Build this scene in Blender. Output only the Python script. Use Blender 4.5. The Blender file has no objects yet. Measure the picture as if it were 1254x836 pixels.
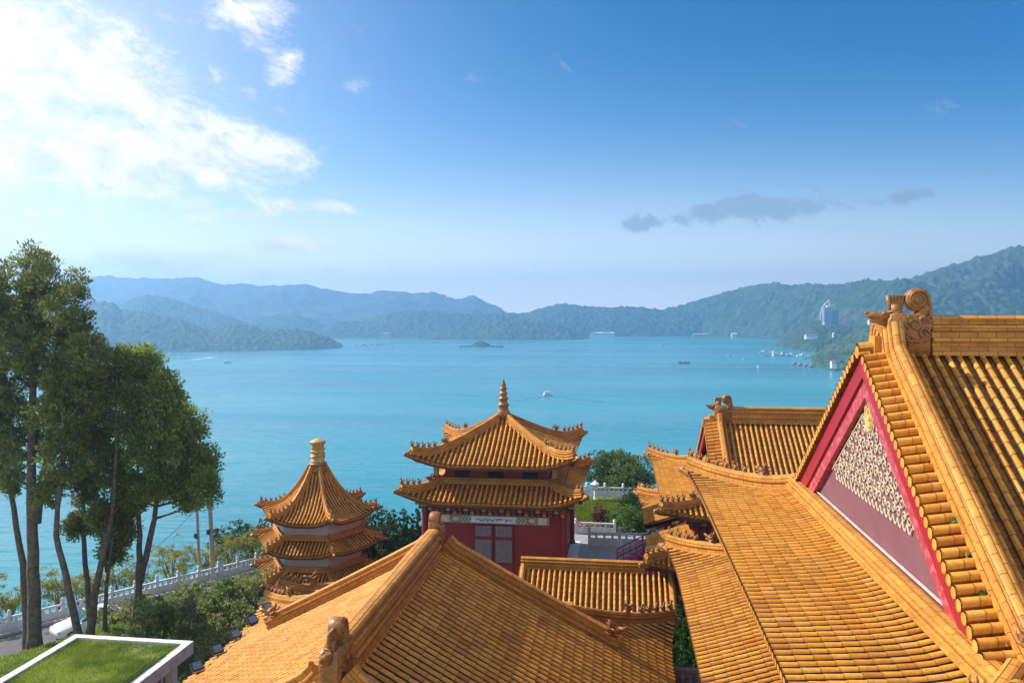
import bpy, bmesh, math, random
import numpy as np
from mathutils import Vector, noise as mnoise
R = math.radians
SC = bpy.context.scene
COL = SC.collection
random.seed(7)
RNG = np.random.default_rng(11)

# ------------------------------------------------------------------ camera
YAW, PITCH, F = 7.6, 2.0, 975.0
cam = bpy.data.cameras.new('camera'); cam_o = bpy.data.objects.new('camera', cam); COL.objects.link(cam_o)
cam_o.location = (0, 0, 0); cam_o.rotation_euler = (R(90 - PITCH), 0, R(YAW))
cam.sensor_width = 36; cam.lens = 36 * F / 1254; cam.clip_start = 0.1; cam.clip_end = 12000
SC.camera = cam_o

# ------------------------------------------------------------------ light and sky
SUN = Vector((-0.78, 0.14, 0.62)).normalized()
SUN_EL = math.asin(SUN.z)
sun = bpy.data.lights.new('sun', 'SUN'); sun.energy = 4.8; sun.angle = R(0.53); sun.color = (1.0, 0.93, 0.82)
sun_o = bpy.data.objects.new('sun', sun); COL.objects.link(sun_o)
sun_o.rotation_euler = SUN.to_track_quat('Z', 'Y').to_euler()
SC.view_settings.view_transform = 'Standard'; SC.view_settings.look = 'None'
SC.view_settings.exposure = 0.85; SC.view_settings.gamma = 1.0; SC.view_settings.use_curve_mapping = False
SC.cycles.max_bounces = 6; SC.cycles.volume_bounces = 1; SC.cycles.transparent_max_bounces = 6
SC.cycles.use_denoising = True

def sky():
    w = bpy.data.worlds.new('World'); SC.world = w; w.use_nodes = True
    nt = w.node_tree; N, L = nt.nodes, nt.links
    bg = N['Background']; bg.inputs['Strength'].default_value = 0.1
    st = N.new('ShaderNodeTexSky'); st.sky_type = 'NISHITA'; st.sun_disc = False
    st.sun_elevation = SUN_EL; st.sun_rotation = math.atan2(SUN.x, SUN.y)
    st.altitude = 700; st.air_density = 1.0; st.dust_density = 0.3; st.ozone_density = 4.0
    def math_(op, a, b=None, c=None, clamp=False):
        n = N.new('ShaderNodeMath'); n.operation = op; n.use_clamp = clamp
        for i, v in enumerate((a, b, c)):
            if v is None: continue
            if isinstance(v, (int, float)): n.inputs[i].default_value = v
            else: L.new(v, n.inputs[i])
        return n.outputs[0]
    tc = N.new('ShaderNodeTexCoord')
    def dot(v):
        n = N.new('ShaderNodeVectorMath'); n.operation = 'DOT_PRODUCT'; L.new(tc.outputs['Generated'], n.inputs[0]); n.inputs[1].default_value = v
        return n.outputs['Value']
    th = R(YAW)
    f = math_('MAXIMUM', dot((-math.sin(th), math.cos(th), 0)), 0.12)
    u = math_('DIVIDE', dot((math.cos(th), math.sin(th), 0)), f)
    v = math_('DIVIDE', dot((0, 0, 1)), f)
    # a direction in the sky as (bearing, height): the clouds are spread over these
    def comb(a, b, c=0.0):
        n = N.new('ShaderNodeCombineXYZ')
        for i, x in enumerate((a, b, c)):
            if isinstance(x, (int, float)): n.inputs[i].default_value = x
            else: L.new(x, n.inputs[i])
        return n.outputs[0]
    def noise(vec, scale, detail, rough, dist=0.0):
        n = N.new('ShaderNodeTexNoise'); n.inputs['Scale'].default_value = scale; n.inputs['Detail'].default_value = detail
        n.inputs['Roughness'].default_value = rough; n.inputs['Distortion'].default_value = dist
        L.new(vec, n.inputs['Vector']); return n.outputs['Fac']
    shear = math_('ADD', v, math_('MULTIPLY', u, 0.28))
    p1 = comb(math_('MULTIPLY', u, 1.0), math_('MULTIPLY', shear, 2.3))
    n1 = noise(p1, 5.0, 10, 0.66, 0.35)
    n2 = noise(comb(math_('MULTIPLY', u, 3.0), math_('MULTIPLY', shear, 5.0), 3.7), 6.0, 8, 0.66, 0.4)
    nz = math_('ADD', math_('MULTIPLY', math_('SUBTRACT', math_('ADD', math_('MULTIPLY', n1, 0.6), math_('MULTIPLY', n2, 0.4)), 0.5), 2.0), 0.5)
    def blob(px, py, rx, ry, amp, tilt=0.0):
        cx, cy = (px - 627) / F, (384 - py) / F
        du = math_('SUBTRACT', u, cx); dv = math_('SUBTRACT', v, cy)
        dv = math_('ADD', dv, math_('MULTIPLY', du, tilt))
        a = math_('DIVIDE', du, rx / F); b = math_('DIVIDE', dv, ry / F)
        r2 = math_('ADD', math_('MULTIPLY', a, a), math_('MULTIPLY', b, b))
        return math_('MULTIPLY', math_('POWER', 2.718, math_('MULTIPLY', r2, -1.0)), amp)
    def total(bl):
        t = blob(*bl[0])
        for b in bl[1:]: t = math_('ADD', t, blob(*b))
        return t
    white = total([(-60, 90, 190, 190, 0.50), (110, 110, 160, 120, 0.36), (190, 205, 210, 50, 0.32), (340, 190, 100, 36, 0.36), (250, 130, 110, 60, 0.18),
                   (318, 22, 56, 36, 0.44), (352, 85, 26, 34, 0.34), (440, 108, 26, 16, 0.32), (395, 254, 85, 9, 0.42, 0.06), (318, 263, 40, 8, 0.38),
                   (242, 272, 44, 7, 0.36), (80, 262, 60, 6, 0.3), (180, 322, 200, 22, 0.56), (350, 300, 80, 14, 0.48), (328, 339, 17, 9, 0.36), (404, 333, 9, 8, 0.34), (1226, 268, 14, 8, 0.26)])
    dens = math_('SUBTRACT', math_('ADD', nz, white), 0.74)
    alpha = N.new('ShaderNodeMapRange'); alpha.interpolation_type = 'SMOOTHSTEP'
    alpha.inputs['From Min'].default_value = 0.0; alpha.inputs['From Max'].default_value = 0.44; L.new(dens, alpha.inputs['Value'])
    grey = total([(788, 276, 36, 12, 0.42, -0.1), (868, 258, 46, 15, 0.46, -0.25), (955, 254, 56, 16, 0.42), (1120, 238, 66, 11, 0.42, -0.2), (1190, 215, 30, 6, 0.25, -0.2)])
    gd = math_('SUBTRACT', math_('ADD', math_('ADD', math_('MULTIPLY', n1, 0.6), math_('MULTIPLY', n2, 1.3)), grey), 1.12)
    galpha = N.new('ShaderNodeMapRange'); galpha.interpolation_type = 'SMOOTHSTEP'
    galpha.inputs['From Min'].default_value = 0.0; galpha.inputs['From Max'].default_value = 0.22; galpha.inputs['To Max'].default_value = 0.75; L.new(gd, galpha.inputs['Value'])
    veil = total([(-150, 120, 430, 300, 0.72), (60, 330, 560, 60, 0.42)])
    def mix(fac, a, b):
        n = N.new('ShaderNodeMix'); n.data_type = 'RGBA'
        L.new(fac, n.inputs[0])
        for sock, x in ((n.inputs[6], a), (n.inputs[7], b)):
            if isinstance(x, tuple): sock.default_value = x
            else: L.new(x, sock)
        return n.outputs[2]
    # deeper blue overhead
    gm = N.new('ShaderNodeGamma'); gm.inputs['Gamma'].default_value = SKYG; 
    tint = N.new('ShaderNodeMix'); tint.data_type = 'RGBA'; tint.blend_type = 'MULTIPLY'; tint.inputs[0].default_value = 1.0
    L.new(st.outputs['Color'], tint.inputs[6]); tint.inputs[7].default_value = SKYT
    L.new(tint.outputs[2], gm.inputs['Color'])
    col = mix(veil, gm.outputs['Color'], (8.0, 7.5, 7.2, 1))
    band = math_('POWER', 2.718, math_('MULTIPLY', math_('POWER', math_('DIVIDE', math_('MAXIMUM', v, 0.0), 0.105), 1.35), -1.0))
    col = mix(band, col, (11.0, 10.0, 8.4, 1))
    shade = N.new('ShaderNodeMapRange'); L.new(n2, shade.inputs['Value'])
    shade.inputs['From Min'].default_value = 0.35; shade.inputs['From Max'].default_value = 0.65
    cw = mix(shade.outputs['Result'], (5.3, 5.2, 5.3, 1), (8.0, 7.4, 6.9, 1))
    col = mix(galpha.outputs['Result'], col, (1.9, 2.5, 3.3, 1))
    col = mix(alpha.outputs['Result'], col, cw)
    # unseen bright cloud added overhead and behind the viewer to fill shadows
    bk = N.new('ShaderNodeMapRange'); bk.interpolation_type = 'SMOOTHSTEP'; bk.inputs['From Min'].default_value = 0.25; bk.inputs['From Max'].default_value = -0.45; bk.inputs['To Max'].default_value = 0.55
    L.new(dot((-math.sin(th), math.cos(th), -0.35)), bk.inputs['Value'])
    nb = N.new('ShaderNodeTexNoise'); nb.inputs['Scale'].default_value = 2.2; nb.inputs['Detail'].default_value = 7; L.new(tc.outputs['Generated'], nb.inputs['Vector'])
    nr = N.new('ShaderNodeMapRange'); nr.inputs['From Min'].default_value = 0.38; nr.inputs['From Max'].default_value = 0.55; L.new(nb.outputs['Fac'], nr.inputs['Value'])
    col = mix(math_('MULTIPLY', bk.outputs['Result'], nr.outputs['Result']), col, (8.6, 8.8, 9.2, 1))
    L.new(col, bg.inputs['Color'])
SKYG, SKYT = 1.25, (0.02, 0.45, 0.56, 1)
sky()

# ------------------------------------------------------------------ measuring
_th, _ph = R(YAW), R(PITCH)
FWD = Vector((-math.sin(_th), math.cos(_th), 0)); RGT = Vector((math.cos(_th), math.sin(_th), 0)); UPV = Vector((0, 0, 1))
def W(px, py, D):
    """the point seen at (px, py) of the photograph at ground distance D along the view"""
    a = (px - 627) / F; b = -(py - 418) / F
    fw = math.cos(_ph) + b * math.sin(_ph); up = b * math.cos(_ph) - math.sin(_ph)
    k = D / fw
    return FWD * D + RGT * (a * k) + UPV * (up * k)
def onz(px, py, z):
    p = W(px, py, 1.0); k = z / p.z
    return p * k

# ------------------------------------------------------------------ object helpers
def link(o, parent=None):
    COL.objects.link(o)
    if parent is not None: o.parent = parent
    return o
def tag(o, label=None, cat=None, group=None, kind=None):
    if label: o['label'] = label
    if cat: o['category'] = cat
    if group: o['group'] = group
    if kind: o['kind'] = kind
    return o
def thing(name, label, cat, loc=(0, 0, 0), rz=0.0, group=None):
    o = bpy.data.objects.new(name, None); o.location = loc; o.rotation_euler = (0, 0, rz); o.empty_display_size = 0.2
    link(o); return tag(o, label, cat, group)

class MB:
    """collects faces; build() links them as one mesh object"""
    def __init__(s): s.v = []; s.f = []; s.m = []; s.a = []; s.b = []; s.uv = {}; s.cur = (0.5, 0.5)
    def add(s, p, a=None, b=None):
        s.v.append(tuple(p)); s.a.append(s.cur[0] if a is None else a); s.b.append(s.cur[1] if b is None else b); return len(s.v) - 1
    def face(s, idx, m=0, uv=None):
        if uv is not None: s.uv[len(s.f)] = uv
        s.f.append(tuple(idx)); s.m.append(m)
    def poly(s, pts, m=0): s.face([s.add(p) for p in pts], m)
    def box(s, c, d, m=0, rz=0.0, taper=1.0):
        cx, cy, cz = c; hx, hy, hz = d[0] / 2, d[1] / 2, d[2] / 2; ca, sa = math.cos(rz), math.sin(rz)
        i = []
        for dz, k in ((-hz, 1.0), (hz, taper)):
            for sx, sy in ((-1, -1), (1, -1), (1, 1), (-1, 1)):
                x, y = sx * hx * k, sy * hy * k
                i.append(s.add((cx + x * ca - y * sa, cy + x * sa + y * ca, cz + dz)))
        for q in ((0, 3, 2, 1), (4, 5, 6, 7), (0, 1, 5, 4), (1, 2, 6, 5), (2, 3, 7, 6), (3, 0, 4, 7)): s.face([i[k] for k in q], m)
    def tube(s, pts, rad, n=8, m=0, cap=True):
        pts = [Vector(p) for p in pts]; rad = [rad] * len(pts) if isinstance(rad, (int, float)) else rad
        rings = []; ref = None
        for k, p in enumerate(pts):
            t = (pts[min(k + 1, len(pts) - 1)] - pts[max(k - 1, 0)])
            t = t.normalized() if t.length > 1e-9 else Vector((0, 0, 1))
            if ref is None: ref = t.cross(Vector((0.31, 0.95, 0.12)));  ref = ref if ref.length > 0.05 else t.cross(Vector((1, 0, 0)))
            x = (ref - t * ref.dot(t)).normalized(); y = t.cross(x); ref = x
            rings.append([s.add(p + (x * math.cos(a) + y * math.sin(a)) * rad[k]) for a in (2 * math.pi * j / n for j in range(n))])
        for r0, r1 in zip(rings, rings[1:]):
            for j in range(n): s.face((r0[j], r0[(j + 1) % n], r1[(j + 1) % n], r1[j]), m)
        if cap: s.face(rings[0][::-1], m); s.face(rings[-1], m)
    def lathe(s, c, prof, n=12, m=0):
        """prof: (radius, z) from the bottom up"""
        rings = [[s.add((c[0] + max(r, 1e-4) * math.cos(2 * math.pi * j / n), c[1] + max(r, 1e-4) * math.sin(2 * math.pi * j / n), c[2] + z)) for j in range(n)] for r, z in prof]
        for r0, r1 in zip(rings, rings[1:]):
            for j in range(n): s.face((r0[j], r0[(j + 1) % n], r1[(j + 1) % n], r1[j]), m)
        s.face(rings[0][::-1], m); s.face(rings[-1], m)
    def ball(s, c, r, n=8, m=0, rz=0.0, ry=0.0):
        r = (r, r, r) if isinstance(r, (int, float)) else r; rings = []
        ca, sa, cb, sb = math.cos(rz), math.sin(rz), math.cos(ry), math.sin(ry)
        def put(x, y, z):
            x, z = x * cb + z * sb, -x * sb + z * cb
            return s.add((c[0] + x * ca - y * sa, c[1] + x * sa + y * ca, c[2] + z))
        h = max(3, n // 2)
        for i in range(1, h):
            ph = math.pi * i / h - math.pi / 2
            rings.append([put(r[0] * math.cos(ph) * math.cos(2 * math.pi * j / n), r[1] * math.cos(ph) * math.sin(2 * math.pi * j / n), r[2] * math.sin(ph)) for j in range(n)])
        lo = put(0, 0, -r[2]); hi = put(0, 0, r[2])
        for r0, r1 in zip(rings, rings[1:]):
            for j in range(n): s.face((r0[j], r0[(j + 1) % n], r1[(j + 1) % n], r1[j]), m)
        for j in range(n): s.face((lo, rings[0][(j + 1) % n], rings[0][j]), m); s.face((hi, rings[-1][j], rings[-1][(j + 1) % n]), m)
    def build(s, name, mats, parent=None, smooth=False, origin=None):
        me = bpy.data.meshes.new(name)
        v = s.v
        if origin is not None: v = [(a - origin[0], b - origin[1], c - origin[2]) for a, b, c in v]
        me.from_pydata(v, [], s.f)
        mats = mats if isinstance(mats, (list, tuple)) else [mats]
        for x in mats: me.materials.append(x)
        if len(mats) > 1: me.polygons.foreach_set('material_index', s.m)
        if s.uv:
            ul = me.uv_layers.new(name='UVMap'); flat = [0.0] * (2 * len(me.loops))
            for fi, uvs in s.uv.items():
                st = me.polygons[fi].loop_start
                for k, (a, b) in enumerate(uvs): flat[2 * (st + k)] = a; flat[2 * (st + k) + 1] = b
            ul.data.foreach_set('uv', flat)
        at = me.attributes.new('rnd', 'FLOAT', 'POINT'); at.data.foreach_set('value', s.a)
        at = me.attributes.new('tj', 'FLOAT', 'POINT'); at.data.foreach_set('value', s.b)
        if smooth: me.polygons.foreach_set('use_smooth', [True] * len(me.polygons))
        me.update()
        o = bpy.data.objects.new(name, me); link(o, parent)
        if origin is not None: o.location = origin
        if parent is not None and origin is None: o.matrix_parent_inverse = mat_inv(parent)
        return o
def mat_inv(p):
    from mathutils import Matrix
    return (Matrix.Translation(p.location) @ p.rotation_euler.to_matrix().to_4x4()).inverted()

def np_mesh(name, V, Q, mat, rnd=None, parent=None, smooth=False):
    me = bpy.data.meshes.new(name); nV, nQ, k = len(V), len(Q), Q.shape[1]
    me.vertices.add(nV); me.vertices.foreach_set('co', np.asarray(V, dtype=np.float32).ravel())
    me.loops.add(nQ * k); me.loops.foreach_set('vertex_index', np.asarray(Q, dtype=np.int32).ravel())
    me.polygons.add(nQ); me.polygons.foreach_set('loop_start', np.arange(0, nQ * k, k, dtype=np.int32))
    if rnd is not None:
        at = me.attributes.new('rnd', 'FLOAT', 'POINT'); at.data.foreach_set('value', np.asarray(rnd, dtype=np.float32))
    me.materials.append(mat); me.update(calc_edges=True); me.validate()
    if smooth: me.polygons.foreach_set('use_smooth', [True] * nQ)
    o = bpy.data.objects.new(name, me); link(o, parent)
    if parent is not None: o.matrix_parent_inverse = mat_inv(parent)
    return o

# ------------------------------------------------------------------ materials
MATS = {}
def mat(name, base, rough=0.6, var=0.15, scale=4.0, bump=0.0, bscale=30.0, spec=0.5, attr=0.0, metal=0.0, dirt=None, dscale=1.2, damt=0.4, coat=0.0):
    m = bpy.data.materials.new(name); m.use_nodes = True; nt = m.node_tree; N, L = nt.nodes, nt.links
    b = N['Principled BSDF']; b.inputs['Roughness'].default_value = rough; b.inputs['Metallic'].default_value = metal
    b.inputs['Specular IOR Level'].default_value = spec; b.inputs['Coat Weight'].default_value = coat
    tc = N.new('ShaderNodeTexCoord')
    nz = N.new('ShaderNodeTexNoise'); nz.inputs['Scale'].default_value = scale; nz.inputs['Detail'].default_value = 6; L.new(tc.outputs['Object'], nz.inputs['Vector'])
    mr = N.new('ShaderNodeMapRange'); mr.inputs['From Min'].default_value = 0.3; mr.inputs['From Max'].default_value = 0.7
    mr.inputs['To Min'].default_value = 1 - var; mr.inputs['To Max'].default_value = 1 + var; L.new(nz.outputs['Fac'], mr.inputs['Value'])
    fac = mr.outputs['Result']
    if attr:
        at = N.new('ShaderNodeAttribute'); at.attribute_name = 'rnd'
        m2 = N.new('ShaderNodeMapRange'); m2.inputs['To Min'].default_value = 1 - attr; m2.inputs['To Max'].default_value = 1 + attr; L.new(at.outputs['Fac'], m2.inputs['Value'])
        mm = N.new('ShaderNodeMath'); mm.operation = 'MULTIPLY'; L.new(fac, mm.inputs[0]); L.new(m2.outputs['Result'], mm.inputs[1]); fac = mm.outputs[0]
    vm = N.new('ShaderNodeVectorMath'); vm.operation = 'SCALE'; vm.inputs[0].default_value = base[:3]; L.new(fac, vm.inputs['Scale'])
    colr = vm.outputs[0]
    if dirt:
        n3 = N.new('ShaderNodeTexNoise'); n3.inputs['Scale'].default_value = dscale; n3.inputs['Detail'].default_value = 8; n3.inputs['Roughness'].default_value = 0.65; L.new(tc.outputs['Object'], n3.inputs['Vector'])
        m3 = N.new('ShaderNodeMapRange'); m3.inputs['From Min'].default_value = 0.48; m3.inputs['From Max'].default_value = 0.72; m3.inputs['To Max'].default_value = damt; L.new(n3.outputs['Fac'], m3.inputs['Value'])
        mx = N.new('ShaderNodeMix'); mx.data_type = 'RGBA'; L.new(m3.outputs['Result'], mx.inputs[0]); L.new(colr, mx.inputs[6]); mx.inputs[7].default_value = (*dirt, 1); colr = mx.outputs[2]
    L.new(colr, b.inputs['Base Color'])
    if bump:
        nb = N.new('ShaderNodeTexNoise'); nb.inputs['Scale'].default_value = bscale; nb.inputs['Detail'].default_value = 5; L.new(tc.outputs['Object'], nb.inputs['Vector'])
        bp = N.new('ShaderNodeBump'); bp.inputs['Strength'].default_value = bump; bp.inputs['Distance'].default_value = 0.02; L.new(nb.outputs['Fac'], bp.inputs['Height']); L.new(bp.outputs['Normal'], b.inputs['Normal'])
    MATS[name] = m; return m

def tile_mat(name, c0, c1, joint, rough=0.56, age=(0.17, 0.10, 0.05)):
    """glazed tile: every tile its own tone, mortar at the joint, weathering in patches"""
    m = bpy.data.materials.new(name); m.use_nodes = True; nt = m.node_tree; N, L = nt.nodes, nt.links
    b = N['Principled BSDF']; b.inputs['Specular IOR Level'].default_value = 0.16
    at = N.new('ShaderNodeAttribute'); at.attribute_name = 'rnd'; tj = N.new('ShaderNodeAttribute'); tj.attribute_name = 'tj'
    tc = N.new('ShaderNodeTexCoord')
    rp_ = N.new('ShaderNodeValToRGB'); L.new(at.outputs['Fac'], rp_.inputs['Fac']); mid = tuple((p + q) / 2 for p, q in zip(c0, c1))
    el = rp_.color_ramp.elements; el[0].position = 0.0; el[0].color = (c0[0] * 0.84, c0[1] * 0.76, c0[2] * 0.9, 1); el[1].position = 1.0; el[1].color = (c1[0] * 1.0, c1[1] * 1.03, c1[2] * 1.5, 1)
    for p_, c_ in ((0.14, c0), (0.5, mid), (0.88, c1)): e_ = el.new(p_); e_.color = (*c_, 1)
    class mx: outputs = (None, None, rp_.outputs['Color'])
    nz = N.new('ShaderNodeTexNoise'); nz.inputs['Scale'].default_value = 0.55; nz.inputs['Detail'].default_value = 9; nz.inputs['Roughness'].default_value = 0.68; L.new(tc.outputs['Object'], nz.inputs['Vector'])
    mr = N.new('ShaderNodeMapRange'); mr.inputs['From Min'].default_value = 0.45; mr.inputs['From Max'].default_value = 0.75; mr.inputs['To Max'].default_value = 0.34; L.new(nz.outputs['Fac'], mr.inputs['Value'])
    m2 = N.new('ShaderNodeMix'); m2.data_type = 'RGBA'; L.new(mr.outputs['Result'], m2.inputs[0]); L.new(mx.outputs[2], m2.inputs[6]); m2.inputs[7].default_value = (*age, 1)
    n2 = N.new('ShaderNodeTexNoise'); n2.inputs['Scale'].default_value = 14; n2.inputs['Detail'].default_value = 6; L.new(tc.outputs['Object'], n2.inputs['Vector'])
    r2 = N.new('ShaderNodeMapRange'); r2.inputs['From Min'].default_value = 0.3; r2.inputs['From Max'].default_value = 0.7; r2.inputs['To Min'].default_value = 0.82; r2.inputs['To Max'].default_value = 1.14; L.new(n2.outputs['Fac'], r2.inputs['Value'])
    vs = N.new('ShaderNodeVectorMath'); vs.operation = 'SCALE'; L.new(m2.outputs[2], vs.inputs[0]); L.new(r2.outputs['Result'], vs.inputs['Scale'])
    jr = N.new('ShaderNodeMapRange'); jr.inputs['From Min'].default_value = 0.075; jr.inputs['From Max'].default_value = 0.055; jr.inputs['To Max'].default_value = 0.42; L.new(tj.outputs['Fac'], jr.inputs['Value'])
    m3 = N.new('ShaderNodeMix'); m3.data_type = 'RGBA'; L.new(jr.outputs['Result'], m3.inputs[0]); L.new(vs.outputs[0], m3.inputs[6]); m3.inputs[7].default_value = (*joint, 1)
    L.new(m3.outputs[2], b.inputs['Base Color'])
    rr = N.new('ShaderNodeMapRange'); rr.inputs['To Min'].default_value = rough - 0.06; rr.inputs['To Max'].default_value = rough + 0.3; L.new(mr.outputs['Result'], rr.inputs['Value']); L.new(rr.outputs['Result'], b.inputs['Roughness'])
    bp = N.new('ShaderNodeBump'); bp.inputs['Strength'].default_value = 0.12; bp.inputs['Distance'].default_value = 0.01; L.new(n2.outputs['Fac'], bp.inputs['Height']); L.new(bp.outputs['Normal'], b.inputs['Normal'])
    MATS[name] = m; return m

def ridge_mat(name, c0, c1, joint, bw=0.42, bh=0.16):
    m = bpy.data.materials.new(name); m.use_nodes = True; nt = m.node_tree; N, L = nt.nodes, nt.links
    b = N['Principled BSDF']; b.inputs['Roughness'].default_value = 0.48; b.inputs['Specular IOR Level'].default_value = 0.22
    tc = N.new('ShaderNodeTexCoord'); br = N.new('ShaderNodeTexBrick'); L.new(tc.outputs['UV'], br.inputs['Vector'])
    br.inputs['Scale'].default_value = 1.0; br.inputs['Brick Width'].default_value = bw; br.inputs['Row Height'].default_value = bh; br.inputs['Mortar Size'].default_value = 0.009; br.inputs['Mortar Smooth'].default_value = 0.2
    br.inputs['Color1'].default_value = (*c0, 1); br.inputs['Color2'].default_value = (*c1, 1); br.inputs['Mortar'].default_value = (*joint, 1)
    nz = N.new('ShaderNodeTexNoise'); nz.inputs['Scale'].default_value = 1.4; nz.inputs['Detail'].default_value = 9; nz.inputs['Roughness'].default_value = 0.7; L.new(tc.outputs['Object'], nz.inputs['Vector'])
    mr = N.new('ShaderNodeMapRange'); mr.inputs['From Min'].default_value = 0.35; mr.inputs['From Max'].default_value = 0.7; mr.inputs['To Min'].default_value = 1.12; mr.inputs['To Max'].default_value = 0.66; L.new(nz.outputs['Fac'], mr.inputs['Value'])
    vs = N.new('ShaderNodeVectorMath'); vs.operation = 'SCALE'; L.new(br.outputs['Color'], vs.inputs[0]); L.new(mr.outputs['Result'], vs.inputs['Scale'])
    L.new(vs.outputs[0], b.inputs['Base Color'])
    bp = N.new('ShaderNodeBump'); bp.inputs['Strength'].default_value = 0.2; bp.inputs['Distance'].default_value = 0.01; bp.invert = True; L.new(br.outputs['Fac'], bp.inputs['Height']); L.new(bp.outputs['Normal'], b.inputs['Normal'])
    MATS[name] = m; return m

def leaf_mat(name, dark, light, trans=0.35):
    m = bpy.data.materials.new(name); m.use_nodes = True; nt = m.node_tree; N, L = nt.nodes, nt.links
    b = N['Principled BSDF']; b.inputs['Roughness'].default_value = 0.55; b.inputs['Specular IOR Level'].default_value = 0.25
    at = N.new('ShaderNodeAttribute'); at.attribute_name = 'rnd'
    mx = N.new('ShaderNodeMix'); mx.data_type = 'RGBA'; L.new(at.outputs['Fac'], mx.inputs[0]); mx.inputs[6].default_value = (*dark, 1); mx.inputs[7].default_value = (*light, 1)
    L.new(mx.outputs[2], b.inputs['Base Color'])
    tr = N.new('ShaderNodeBsdfTranslucent'); L.new(mx.outputs[2], tr.inputs['Color'])
    ms = N.new('ShaderNodeMixShader'); ms.inputs[0].default_value = trans
    L.new(b.outputs[0], ms.inputs[1]); L.new(tr.outputs[0], ms.inputs[2]); L.new(ms.outputs[0], N['Material Output'].inputs['Surface'])
    MATS[name] = m; return m

TILE = tile_mat('glazed_tile', (0.55, 0.215, 0.028), (0.66, 0.295, 0.044), (0.07, 0.035, 0.018))
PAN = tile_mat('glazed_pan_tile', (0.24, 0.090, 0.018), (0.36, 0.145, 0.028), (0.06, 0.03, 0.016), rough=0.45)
RIDGE = ridge_mat('glazed_ridge_brick', (0.60, 0.27, 0.045), (0.50, 0.20, 0.034), (0.10, 0.05, 0.025))
ORN = mat('glazed_ornament', (0.31, 0.122, 0.022), 0.38, 0.3, 5.0, 1.0, 15, attr=0.0, dirt=(0.10, 0.045, 0.018), dscale=11, damt=0.85)
DECK = mat('roof_underside', (0.16, 0.04, 0.03), 0.7, 0.2, 3)
RED = mat('red_paint', (0.29, 0.006, 0.013), 0.45, 0.12, 2.0, dirt=(0.25, 0.02, 0.02), dscale=3)
PINK = mat('faded_red_paint', (0.36, 0.030, 0.042), 0.55, 0.12, 3.0, dirt=(0.62, 0.34, 0.34), dscale=6, damt=0.45)
PURPLE = mat('gable_plaster', (0.165, 0.056, 0.064), 0.75, 0.10, 1.2, dirt=(0.16, 0.05, 0.06), dscale=0.9, damt=0.6)
RELIEF = mat('cream_relief', (0.44, 0.34, 0.235), 0.6, 0.15, 6.0, dirt=(0.45, 0.30, 0.20), dscale=9, damt=0.4)
REDWALL = mat('temple_red_wall', (0.26, 0.022, 0.018), 0.6, 0.12, 1.5, dirt=(0.16, 0.015, 0.012), dscale=0.8, damt=0.5)
STONE = mat('pale_stone', (0.66, 0.66, 0.66), 0.7, 0.12, 3.0, 0.15, 20, dirt=(0.40, 0.40, 0.38), dscale=2.5, damt=0.5)
WHITE = mat('white_plaster', (0.78, 0.77, 0.74), 0.7, 0.08, 2.0, dirt=(0.50, 0.48, 0.44), dscale=1.6, damt=0.4)
PAVE = mat('terrace_paving', (0.30, 0.30, 0.31), 0.6, 0.2, 2.0, 0.1, 15)
ROADM = mat('asphalt', (0.10, 0.10, 0.10), 0.85, 0.25, 1.5, 0.2, 60)
BARK = mat('bark', (0.115, 0.085, 0.062), 0.9, 0.45, 5.0, 0.8, 14, spec=0.2, dirt=(0.22, 0.19, 0.15), dscale=3.0, damt=0.6)
TWIG = mat('twig', (0.16, 0.13, 0.10), 0.9, 0.3, 6.0)
METAL = mat('dark_metal', (0.03, 0.03, 0.035), 0.4, 0.2, 4)
MORTAR_SHADE = mat('mortar_and_row_shade', (0.075, 0.042, 0.024), 0.9, 0.3, 6.0)  # mortar bed of the tiles, dark also to paint the shade between rows
GREYTILE = tile_mat('unglazed_grey_tile', (0.20, 0.17, 0.16), (0.30, 0.26, 0.24), (0.05, 0.045, 0.04), rough=0.6, age=(0.12, 0.10, 0.10))

# ------------------------------------------------------------------ tiled roofs
class Roof:
    """height field of one tiled roof tier: s metres in from the eave, c metres along it from the corner"""
    def __init__(s, ze, a, b, lift=0.0, cr=3.0, ext=0.0, pw=2.0, knee=None):
        s.ze, s.a, s.b, s.lift, s.cr, s.ext, s.pw, s.knee = ze, a, b, lift, cr, ext, pw, knee
    def P(s, x):
        v = s.a * x + (s.b * x ** s.pw if x > 0 else 0)
        if s.knee: k, w, m = s.knee; v += m * w * math.log(1 + math.exp(min(60, (x - k) / w)))
        return v
    def q(s, c): return max(0.0, 1 - c / s.cr) ** 2 if s.cr > 0 else 0.0
    def z(s, c, x): return s.ze + s.P(x) + s.lift * s.q(c) * max(0.0, 1 - x / (s.cr * 1.3))
    def s0(s, c): return -s.ext * s.q(c)

class Face:
    """one slope: O = middle of the eave, e along it, n inwards (plan), half = half its length, s1(t) = where a row ends"""
    def __init__(s, O, e, n, half, s1, breaks=()):
        s.O, s.e, s.n, s.half, s.s1, s.breaks = Vector((O[0], O[1], 0)), Vector((e[0], e[1], 0)), Vector((n[0], n[1], 0)), half, s1, breaks
    def pt(s, rf, t, x):
        c = s.half - abs(t)
        p = s.O + s.e * t + s.n * x; p.z = rf.z(c, x); return p

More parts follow.
